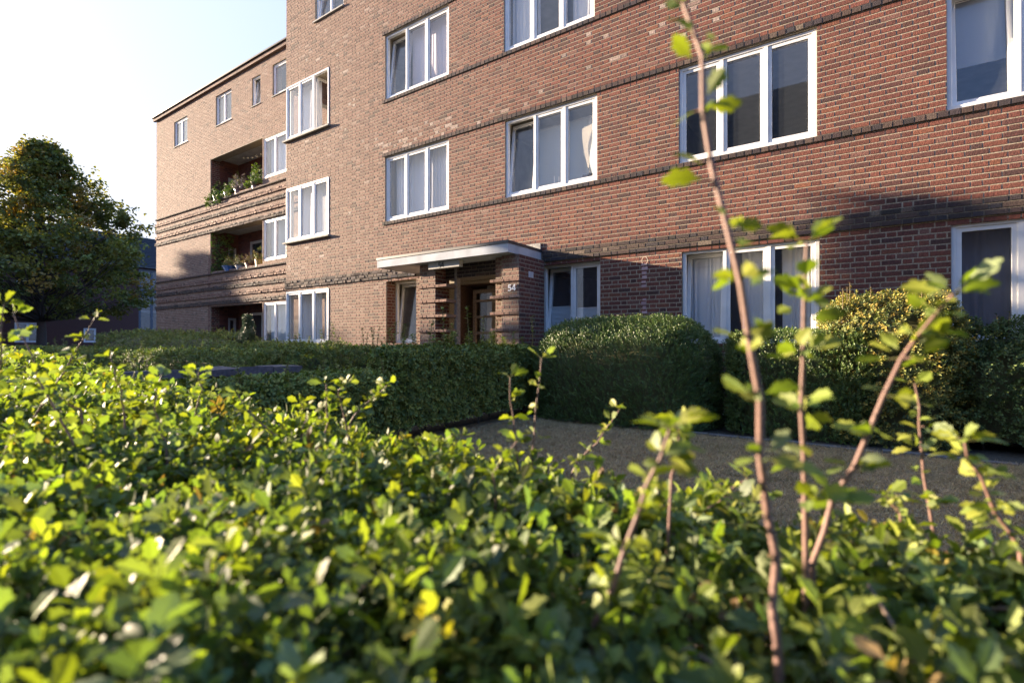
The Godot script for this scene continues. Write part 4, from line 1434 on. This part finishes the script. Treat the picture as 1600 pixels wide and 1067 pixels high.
# ---------------------------------------------------------------- the hedge we look over
func build_front_hedge() -> void:
	var t := thing("front_hedge", "sunlit hawthorn hedge with long upright shoots at the edge of the lawn", "hedge", Vector3(-2.2, 0, 7.95))
	var o := t.position
	var tone := [lin(0.205, 0.262, 0.046), lin(0.16, 0.21, 0.058), lin(0.265, 0.29, 0.046), lin(0.12, 0.175, 0.066), lin(0.36, 0.30, 0.042), lin(0.205, 0.245, 0.115), lin(0.22, 0.14, 0.065)]
	var odds := [56, 48, 38, 30, 3, 26, 3]
	# stems and dark inner growth
	var core := MB.new()
	core.box(Vector3(-5.2, 0.18, -0.36), Vector3(5.2, 0.70, 0.52), Color(0.22, 0.21, 0.085))
	put(core, "inner_growth", M.bark, t)
	for k in 40:
		var st := MB.new()
		var x := -5.1 + k * 0.26 + rng.randf_range(-0.06, 0.06)
		var z := rng.randf_range(-0.25, 0.4)
		st.tube([Vector3(x, -0.03, z), Vector3(x + 0.02, 0.3, z), Vector3(x + rng.randf_range(-0.1, 0.1), 0.8, z + rng.randf_range(-0.1, 0.1))], 0.014, 0.008, 6, Color(0.13, 0.10, 0.08))
		put(st, "stem", M.bark, t)
	# twigs near the surface
	var tw := MB.new()
	for k in 3000:
		var x := rng.randf_range(-4.4, 4.4)
		var z := rng.randf_range(-0.42, 0.55)
		var a := Vector3(x, rng.randf_range(0.74, 0.88), z)
		var d := Vector3(rng.randfn(0, 0.6), rng.randf_range(0.1, 0.9), rng.randfn(0, 0.6)).normalized() * rng.randf_range(0.08, 0.2)
		var e := a + d
		e.y = minf(e.y, top_at(x + d.x, z + d.z) + (0.01 if k % 5 else 0.05))
		tw.tube([a, a.lerp(e, 0.5) + Vector3(rng.randfn(0, 0.008), 0.01, rng.randfn(0, 0.008)), e], 0.003, 0.0017, 5, vary(Color(0.30, 0.21, 0.155), 0.4))
	var two := put(tw, "twigs", M.bark, t)
	two.set_meta("kind", "stuff")
	# leafy sprigs
	var sp := []
	for k in 6:
		sp.append(sprig(HAW, 9, 0.0205, 0.045, -0.4, 1.15, Color(1.6, 1.0, 1.6)))
	var per := []
	for k in 6:
		per.append([[], []])
	var eye := Vector3(0, G, 8.35) - o
	for k in 90000:
		var x := rng.randf_range(-4.9, 4.9)
		var z := rng.randf_range(-0.50, 0.60)
		# leaves stand in clumps with gaps that show twigs
		if wob.get_noise_2d(x * 9.0 + 31.0, z * 9.0) + 0.5 * wob.get_noise_2d(x * 22.0, z * 22.0) < rng.randf_range(-0.55, 0.1):
			continue
		var yt := top_at(x, z) + 0.02 * wob.get_noise_2d(x * 9.0 + 31.0, z * 9.0)
		var dep := absf(rng.randfn(0.0, 0.04))
		var p := Vector3(x, yt - dep, z)
		if p.distance_to(eye) < 0.37:
			continue
		var n := Vector3(rng.randfn(-0.15, 0.75), 1.0, rng.randfn(0, 0.75))
		if z < -0.34:
			n += Vector3(0, 0, -0.9)
		var m := rng.randi_range(0, 5)
		per[m][0].append(Transform3D(aim(n.normalized(), rng.randf() * TAU, rng.randf_range(0.5, 1.15) if rng.randf() < 0.8 else rng.randf_range(1.15, 1.75)), p))
		per[m][1].append(vary(tone[pick(odds)], 0.4))
	# some sprigs on the lawn side
	for k in 7000:
		var x := rng.randf_range(-4.9, 4.9)
		var p := Vector3(x, rng.randf_range(0.2, 0.85), -0.50 + rng.randf_range(-0.03, 0.06))
		var m := rng.randi_range(0, 5)
		per[m][0].append(Transform3D(aim(Vector3(rng.randfn(0, 0.4), 0.4, -1).normalized(), rng.randf() * TAU, rng.randf_range(0.7, 1.2)), p))
		per[m][1].append(vary(tone[pick(odds)], 0.25))
	for k in 6:
		copies("foliage", t, sp[k], M.leaf, per[k][0], per[k][1])
	# single leaves: variants shared by all leaf parts
	var lv := []
	for k in 12:
		var mb := MB.new()
		leaf(mb, Transform3D.IDENTITY, HAW, 1.0, rng.randf_range(0.1, 0.6), rng.randf_range(0.0, 0.45), vary(tone[[0, 2, 1, 0, 2, 5, 1, 2, 0, 2, 2, 0][k]], 0.15))
		mb.tube([Vector3(0, 0, -0.35), Vector3(0, 0.01, -0.15), Vector3(0, 0, 0.02)], 0.018, 0.014, 4, Color(0.16, 0.15, 0.05))
		lv.append(mb.mesh())
	# upright shoots with their leaves
	for s in SHOOTS:
		var src: Array = s[0]
		var pts := []
		for k in src.size() - 1:
			for q in 3:
				var f := q / 3.0
				pts.append((src[k] as Vector3).lerp(src[k + 1], f) - o + Vector3(rng.randfn(0, 0.0026), 0, rng.randfn(0, 0.0026)))
		pts.append(src[src.size() - 1] - o)
		# root the shoot inside the hedge
		pts.push_front(pts[0] + (pts[0] - pts[1]).normalized() * 0.02 + Vector3(0, -0.14, 0))
		var st := MB.new()
		var r: float = s[1] * 0.76
		st.tube(pts, r, r * 0.42, 8, vary(Color(0.285, 0.165, 0.135), 0.12))
		for k in range(2, pts.size() - 1):
			if rng.randf() < 0.4:
				var tp: Vector3 = pts[k] + Vector3(rng.randfn(0, 1), 0.2, rng.randfn(0, 1)).normalized() * r * 2.4
				st.tube([pts[k], tp], r * 0.45, r * 0.15, 5, Color(0.26, 0.155, 0.125))
		var so := put(st, "shoot", M.young_bark, t)
		var nl: int = s[2] + 6 if r > 0.0028 else s[2] - 1
		var sz: float = s[3] * 0.74
		var top_leaves := 8 if r > 0.0028 else 4
		for k in nl:
			var f := 0.30 + 0.70 * k / float(maxi(1, nl - top_leaves))
			var crown := k >= nl - top_leaves
			if crown:
				f = 1.0
			var fi := f * (pts.size() - 1)
			var i0 := mini(int(fi), pts.size() - 2)
			var p: Vector3 = (pts[i0] as Vector3).lerp(pts[i0 + 1], minf(1.0, fi - i0))
			var a := k * 2.4 + rng.randf_range(-0.5, 0.5)
			var el := rng.randf_range(-0.1, 0.5) if not crown else rng.randf_range(0.1, 0.9)
			var out := Vector3(cos(a) * cos(el), sin(el), sin(a) * cos(el))
			var sc := sz * rng.randf_range(0.75, 1.15)
			var lt := Transform3D(look(out, Vector3(rng.randfn(0, 0.8), 0.7, rng.randfn(0, 0.8))).scaled_local(Vector3(sc, sc, sc)), p + out * sc * 0.36)
			put_mesh(lv[rng.randi_range(0, 11)], "leaf", M.leaf, so, lt)
		var sl := MB.new()
		var more := 46 if r > 0.0028 else 34
		for k in more:
			var node := int(rng.randf_range(0.3, 1.0) * (pts.size() - 1))
			var p2: Vector3 = pts[node] + Vector3(rng.randfn(0, 0.004), rng.randfn(0, 0.004), rng.randfn(0, 0.004))
			var a2 := rng.randf() * TAU
			var e2 := rng.randf_range(-0.2, 0.9)
			var o2 := Vector3(cos(a2) * cos(e2), sin(e2), sin(a2) * cos(e2))
			var z2 := sz * rng.randf_range(0.4, 0.95)
			leaf(sl, Transform3D(look(o2, Vector3(rng.randfn(0, 0.8), 0.7, rng.randfn(0, 0.8))), p2 + o2 * z2 * 0.25), HAW, z2, rng.randf_range(0.1, 0.6), rng.randf_range(0, 0.4), vary(tone[[0, 2, 0, 1, 2, 5, 2][k % 7]], 0.2))
		var slo := put(sl, "small_leaves", M.leaf, so)
		slo.set_meta("kind", "stuff")
	# the nearest leaves of the hedge top as single leaves
	var done := 0
	while done < 60:
		var x := rng.randf_range(-0.9, 0.45) + 2.2
		var z := rng.randf_range(-0.42, 0.05)
		var p := Vector3(x, top_at(x, z) + rng.randf_range(-0.012, 0.014), z)
		if p.distance_to(eye) < 0.40 or p.distance_to(eye) > 1.0:
			continue
		var a := rng.randf() * TAU
		var out := Vector3(cos(a), rng.randf_range(0.0, 0.6), sin(a)).normalized()
		var sc := rng.randf_range(0.020, 0.030)
		put_mesh(lv[rng.randi_range(0, 11)], "leaf", M.leaf, t, Transform3D(look(out, Vector3(rng.randfn(0, 0.4), 1, rng.randfn(0, 0.4))).scaled_local(Vector3(sc, sc, sc)), p))
		done += 1


# height of the clipped hedge top, in the hedge's own coordinates
func top_at(x: float, z: float) -> float:
	var u := x - 2.2
	var h := 0.947 + clampf(-1.0 - u, 0.0, 4.0) * 0.05 - clampf(u + 0.9, 0.0, 1.4) * 0.03 + 0.035 * wob.get_noise_2d(x * 1.6, z * 1.6 + 7.0) + 0.03 * wob.get_noise_2d(x * 5.0, z * 5.0)
	if z < -0.36:
		h -= pow((-0.36 - z) / 0.16, 2.0) * 0.10
	return h


# ---------------------------------------------------------------- trees and neighbours
func tree(called: String, label: String, at: Vector3, height: float, radius: float, clear: float, clumps: int, per_clump: int, leaf_size: float, cols: Array, shape_pow := 1.0) -> void:
	var t := thing(called, label, "tree", at)
	var tm := MB.new()
	var bark := Color(0.085, 0.07, 0.058)
	tm.tube([Vector3(0, -0.1, 0), Vector3(0.05, height * 0.12, 0), Vector3(-0.1, height * 0.35, 0.1), Vector3(0.1, height * 0.6, 0), Vector3(0, height * 0.9, 0)], height * 0.022, height * 0.004, 9, bark)
	put(tm, "trunk", M.bark, t)
	var centers := []
	for k in clumps:
		var f := rng.randf()
		var y := lerpf(clear, height, f)
		# crown profile: widest at the lower third, uneven
		var prof := sin(PI * pow(clampf(0.10 + f * 0.90, 0, 1), 0.62)) * shape_pow
		prof = clampf(prof, 0.12, 1.0)
		var a := rng.randf() * TAU
		var lobes := 0.82 + 0.22 * sin(a * 3.0 + f * 6.0) + 0.12 * sin(a * 7.0 - f * 11.0)
		var r := radius * prof * lobes * pow(rng.randf(), 0.42)
		centers.append(Vector3(cos(a) * r, y, sin(a) * r))
	var lm := MB.new()
	for c in centers:
		if rng.randf() < 0.4:
			var from := Vector3(0, clampf(c.y - Vector2(c.x, c.z).length() * 0.7, clear * 0.8, height * 0.8), 0)
			var mid: Vector3 = from.lerp(c, 0.55) + Vector3(0, -0.3, 0)
			lm.tube([from, mid, c], height * 0.0045, height * 0.001, 5, bark)
	put(lm, "limbs", M.bark, t)
	var lf := []
	for v in 3:
		var b := MB.new()
		for k in 4:
			var d := Vector3(rng.randfn(0, 1), rng.randfn(0, 0.6), rng.randfn(0, 1)).normalized()
			leaf(b, Transform3D(look(d, Vector3(rng.randfn(0, 0.5), 1, rng.randfn(0, 0.5))), d * 0.2), HAW_FAR, 1.0, 0.3, 0.3, vary(Color(1, 1, 1), 0.25))
		lf.append(b.mesh())
	var per := [[[], []], [[], []], [[], []]]
	for c in centers:
		var base: Color = cols[rng.randi_range(0, cols.size() - 1)]
		var cr := radius * rng.randf_range(0.045, 0.095)
		for k in per_clump:
			var d := Vector3(rng.randfn(0, 1), rng.randfn(0, 0.62), rng.randfn(0, 1)) * cr * 0.62
			var m := rng.randi_range(0, 2)
			var s := leaf_size * rng.randf_range(0.6, 1.3)
			per[m][0].append(Transform3D(Basis.from_euler(Vector3(rng.randf_range(-0.7, 0.7), rng.randf() * TAU, rng.randf_range(-0.7, 0.7))).scaled_local(Vector3(s, s, s)), c + d))
			per[m][1].append(vary(base, 0.35))
	for m in 3:
		copies("crown", t, lf[m], M.tree_leaf, per[m][0], per[m][1])


func gable_house(called: String, label: String, x0: float, x1: float, z0: float, z1: float, eave: float, ridge: float, along_z: bool, wallc: Color, roofc: Color, openings := []) -> Node3D:
	var t := thing(called, label, "building", Vector3((x0 + x1) * 0.5, 0, (z0 + z1) * 0.5))
	var hx := (x1 - x0) * 0.5
	var hz := (z1 - z0) * 0.5
	var b := MB.new()
	if openings.is_empty():
		b.box(Vector3(-hx, 0, -hz), Vector3(hx, eave, hz), wallc)
		put(b, "wall", M.brick, t)
	else:
		# hollow: three walls, an inner floor, and a front wall with openings turned to +x
		b.box(Vector3(-hx, 0, -hz), Vector3(-hx + 0.4, eave, hz), wallc)
		b.box(Vector3(-hx + 0.401, 0, -hz), Vector3(hx - 0.401, eave, -hz + 0.4), wallc)
		b.box(Vector3(-hx + 0.401, 0, hz - 0.4), Vector3(hx - 0.401, eave, hz), wallc)
		b.box(Vector3(-hx + 0.41, 5.1, -hz + 0.41), Vector3(hx - 1.5, 5.4, hz - 0.41), Color(0.4, 0.38, 0.35))
		put(b, "rear_wall", M.brick, t)
		var fw := MB.new()
		wall_core(fw, -hz, hz, 0, eave, 0.0, -0.4, openings, wallc, Color(0.4, 0.38, 0.35))
		var fo := put(fw, "wall", M.brick, t)
		fo.transform = Transform3D(Basis(Vector3.UP, PI / 2), Vector3(hx, 0, 0))
	var r := MB.new()
	var o := 0.35
	if along_z:
		var a := [Vector3(-hx - o, eave - 0.1, -hz - o), Vector3(-hx - o, eave - 0.1, hz + o), Vector3(hx + o, eave - 0.1, hz + o), Vector3(hx + o, eave - 0.1, -hz - o), Vector3(0, ridge, -hz - o), Vector3(0, ridge, hz + o)]
		r.quad(a[2], a[3], a[4], a[5], roofc)
		r.quad(a[0], a[1], a[5], a[4], roofc)
		r.tri(a[1], a[2], a[5], wallc)
		r.tri(a[3], a[0], a[4], wallc)
		r.quad(a[0], a[3], a[2], a[1], roofc)
	else:
		var a := [Vector3(-hx - o, eave - 0.1, -hz - o), Vector3(hx + o, eave - 0.1, -hz - o), Vector3(hx + o, eave - 0.1, hz + o), Vector3(-hx - o, eave - 0.1, hz + o), Vector3(-hx - o, ridge, 0), Vector3(hx + o, ridge, 0)]
		r.quad(a[3], a[2], a[5], a[4], roofc)
		r.quad(a[1], a[0], a[4], a[5], roofc)
		r.tri(a[2], a[1], a[5], wallc)
		r.tri(a[0], a[3], a[4], wallc)
		r.quad(a[0], a[1], a[2], a[3], roofc)
	put(r, "roof", M.slate, t)
	return t


func build_surroundings() -> void:
	# brick house beyond the tree, its long side turned to us; openings: start along the wall, width, height above ground, height
	var nwin := [[-7.2, 2.0, 1.2, 2.2], [-2.9, 2.1, 1.2, 2.2], [3.0, 1.2, 1.2, 1.7], [-7.2, 2.0, 6.2, 2.2], [-2.8, 2.0, 6.2, 2.2]]
	var nopen := [[8.5, 11.4, 1.3, 10.6]]
	for q in nwin:
		nopen.append([q[0], q[0] + q[1], q[2], q[2] + q[3]])
	var nb := gable_house("neighbour_house", "brick house with dark slate roof and tall stair window behind the tree", -86.0, -75.0, -27.0, 9.0, 10.9, 15.6, true, Color(0.13, 0.062, 0.05), Color(0.05, 0.055, 0.07), nopen)
	var tiles := MB.new()
	for k in 22:
		var f := (k + 0.5) / 22.0
		var p := Vector3(lerpf(5.85, 0.0, f), lerpf(10.8, 15.6, f), 0)
		tiles.box(p + Vector3(-0.02, 0.02, -18.3), p + Vector3(0.03, 0.09, 18.3), vary(Color(0.05, 0.056, 0.075), 0.25))
	put(tiles, "slate_courses", M.slate, nb)
	var gut := MB.new()
	gut.tube([Vector3(5.95, 10.75, -18.3), Vector3(5.95, 10.75, 0), Vector3(5.95, 10.75, 18.3)], 0.09, 0.09, 8, Color(0.07, 0.07, 0.07))
	put(gut, "gutter", M.metal, nb)
	var side := Basis(Vector3.UP, PI / 2)
	# stair window: tall glazing over two storeys in a blue-grey frame
	window(nb, Transform3D(side, Vector3(5.44, 1.3, -8.5)), 2.9, 9.3, 2, ["", ""], Color(0.05, 0.075, 0.11), 0.22, 0.18)
	var sp := MB.new()
	sp.box(Vector3(5.42, 7.1, -11.35), Vector3(5.53, 8.0, -8.55), Color(0.06, 0.09, 0.13))
	put(sp, "spandrel", M.metal, nb)
	# white windows
	for q in nwin:
		window(nb, Transform3D(side, Vector3(5.44, q[2], -q[0])), q[1], q[3], 2 if q[1] > 1.5 else 1, ["", ""], Color(0.7, 0.72, 0.75), 0.14, 0.12)
	var shd := MB.new()
	shd.box(Vector3(5.6, 0, -14.6), Vector3(8.0, 1.45, -7.6), Color(0.20, 0.11, 0.085))
	shd.box(Vector3(5.5, 1.452, -14.9), Vector3(8.3, 1.55, -7.3), Color(0.22, 0.22, 0.22))
	put(shd, "porch", M.metal, nb)

	tree("maple_tree", "large broad tree with green and rust-brown leaves in front of the neighbouring brick house", Vector3(-62, 0, -5.4), 19.4, 10.9, 3.9, 430, 42, 0.27, [lin(0.16, 0.19, 0.05), lin(0.19, 0.21, 0.05), lin(0.13, 0.165, 0.055), lin(0.17, 0.195, 0.05), lin(0.29, 0.21, 0.05), lin(0.20, 0.205, 0.05)])

	# unseen blocks and trees, added to cast shade on wing, wall and garden
	gable_house("added_block", "unseen long brick block added down the road to shade the wing", -70, -62, 4.6, 13.0, 12.1, 12.3, true, Color(0.2, 0.1, 0.07), Color(0.08, 0.08, 0.09))
	gable_house("added_outbuilding", "unseen flat-roofed brick outbuilding added to shade the hedges and lawn", -29, -24, 7.4, 11.0, 6.5, 6.6, true, Color(0.2, 0.1, 0.07), Color(0.08, 0.08, 0.09))  # added blocker that keeps the path hedges and lawn in shade
	tree("added_slim_tree", "unseen slender upright tree added past the wing to shade the house wall", Vector3(-24.0, 0, 5.45), 8.4, 0.55, 2.2, 60, 34, 0.16, [lin(0.05, 0.075, 0.022), lin(0.06, 0.08, 0.02)])  # added to throw shade on the wall beside the end window
	for k in 3:  # unseen row of crowns, added to soften the shadow edge on the wing
		tree("added_round_tree", ["unseen round tree added to soften the wing shadow, first of the row before the block", "unseen round tree added to soften the wing shadow, middle of the row before the block", "unseen round tree added to soften the wing shadow, kerb end of the row before the block"][k], Vector3(-58, 0, 6.0 + k * 3.2), 12.5 + 0.3 * (k % 2), 2.7, 2.4, 150, 44, 0.26, [lin(0.08, 0.11, 0.03), lin(0.09, 0.12, 0.03)])
	# row of houses across the street, mirrored in the window panes
	var op := gable_house("opposite_house", "brick house with steep dark roof across the street", -13.0, 26.0, 18.0, 27.0, 9.2, 15.2, false, Color(0.16, 0.08, 0.06), Color(0.045, 0.042, 0.042))
	var ch := MB.new()
	ch.box(Vector3(-3.5, 13.2, -1.6), Vector3(-2.5, 16.4, -0.6), Color(0.14, 0.07, 0.05))
	put(ch, "chimney", M.brick, op)
	for k in 4:
		var sk := MB.new()
		sk.box(Vector3(-0.45, -0.6, 0.0), Vector3(0.45, 0.6, 0.06), Color(0.35, 0.42, 0.5))
		var so := put(sk, "skylight", M.ceramic, op)
		so.transform = Transform3D(Basis(Vector3.UP, PI) * Basis(Vector3.RIGHT, -0.89), Vector3(-14.0 + k * 7.0, 11.7, -2.62))

const SHOOTS = [
	[[Vector3(-0.045, 0.946, 7.897), Vector3(-0.055, 1.057, 7.88), Vector3(-0.067, 1.197, 7.888), Vector3(-0.095, 1.352, 7.895), Vector3(-0.117, 1.502, 7.898), Vector3(-0.123, 1.536, 7.902)], 0.0050, 11, 0.040],
	[[Vector3(-0.04, 0.992, 7.773), Vector3(-0.039, 1.133, 7.772), Vector3(-0.036, 1.299, 7.77)], 0.0045, 9, 0.040],
	[[Vector3(-0.036, 0.979, 7.77), Vector3(0.001, 1.075, 7.746), Vector3(0.042, 1.184, 7.729), Vector3(0.082, 1.246, 7.714)], 0.0045, 9, 0.040],
	[[Vector3(0.094, 0.935, 7.44), Vector3(0.084, 1.052, 7.447), Vector3(0.075, 1.142, 7.453)], 0.0034, 7, 0.034],
	[[Vector3(0.161, 0.958, 7.54), Vector3(0.133, 1.025, 7.559), Vector3(0.11, 1.085, 7.574)], 0.0040, 7, 0.036],
	[[Vector3(-0.195, 0.941, 7.926), Vector3(-0.161, 1.044, 7.903), Vector3(-0.138, 1.119, 7.888)], 0.0045, 8, 0.038],
	[[Vector3(-0.44, 0.916, 7.742), Vector3(-0.443, 1.003, 7.744), Vector3(-0.415, 1.051, 7.725)], 0.0030, 6, 0.032],
	[[Vector3(-0.518, 0.914, 7.554), Vector3(-0.527, 1.011, 7.56), Vector3(-0.536, 1.133, 7.566)], 0.0034, 7, 0.036],
	[[Vector3(-0.507, 0.914, 7.546), Vector3(-0.499, 1.023, 7.541), Vector3(-0.487, 1.17, 7.532)], 0.0034, 7, 0.036],
	[[Vector3(-0.466, 0.937, 7.458), Vector3(-0.423, 1.001, 7.429), Vector3(-0.383, 1.065, 7.402)], 0.0028, 6, 0.034],
	[[Vector3(-0.198, 0.931, 7.578), Vector3(-0.166, 0.96, 7.557), Vector3(-0.128, 0.995, 7.531)], 0.0034, 6, 0.034],
	[[Vector3(-0.184, 1.037, 7.725), Vector3(-0.177, 1.077, 7.721), Vector3(-0.176, 1.101, 7.72)], 0.0026, 4, 0.030],
	[[Vector3(0.055, 0.969, 7.491), Vector3(0.048, 0.978, 7.496), Vector3(0.04, 0.991, 7.501)], 0.0026, 4, 0.028],
	[[Vector3(-1.561, 1.016, 8.019), Vector3(-1.5, 1.134, 7.978), Vector3(-1.445, 1.252, 7.94)], 0.0034, 9, 0.038],
	[[Vector3(-1.324, 1.038, 7.919), Vector3(-1.335, 1.094, 7.926), Vector3(-1.35, 1.165, 7.937)], 0.0030, 6, 0.036],
	[[Vector3(-1.293, 1.001, 8.019), Vector3(-1.346, 1.129, 8.055), Vector3(-1.389, 1.258, 8.084)], 0.0034, 9, 0.038],
	[[Vector3(-1.279, 1.079, 8.13), Vector3(-1.269, 1.171, 8.123), Vector3(-1.264, 1.269, 8.12)], 0.0034, 8, 0.036],
	[[Vector3(-1.256, 1.001, 7.812), Vector3(-1.241, 1.075, 7.802), Vector3(-1.243, 1.134, 7.804)], 0.0030, 6, 0.036],
	[[Vector3(-1.038, 0.981, 7.725), Vector3(-1.084, 1.031, 7.756), Vector3(-1.117, 1.083, 7.778)], 0.0030, 6, 0.036],
	[[Vector3(-0.962, 0.939, 7.673), Vector3(-0.954, 1.024, 7.668), Vector3(-0.957, 1.108, 7.67)], 0.0030, 6, 0.034],
	[[Vector3(-0.909, 0.967, 7.638), Vector3(-0.927, 1.038, 7.649), Vector3(-0.935, 1.094, 7.655), Vector3(-0.921, 1.108, 7.645)], 0.0030, 7, 0.034],
	[[Vector3(-0.915, 1.024, 7.641), Vector3(-0.88, 1.073, 7.618), Vector3(-0.845, 1.108, 7.594)], 0.0026, 6, 0.034],
	[[Vector3(-0.678, 0.944, 7.602), Vector3(-0.667, 0.988, 7.594), Vector3(-0.644, 1.012, 7.579)], 0.0026, 5, 0.034],
	[[Vector3(-1.094, 0.946, 7.642), Vector3(-1.084, 1.023, 7.635), Vector3(-1.094, 1.054, 7.642)], 0.0026, 5, 0.034],
	[[Vector3(-1.347, 1.059, 7.995), Vector3(-1.403, 1.099, 8.033), Vector3(-1.43, 1.113, 8.051)], 0.0028, 6, 0.034],
	[[Vector3(-1.14, 1.001, 7.915), Vector3(-1.155, 1.065, 7.925), Vector3(-1.145, 1.129, 7.918)], 0.0028, 6, 0.036],
]
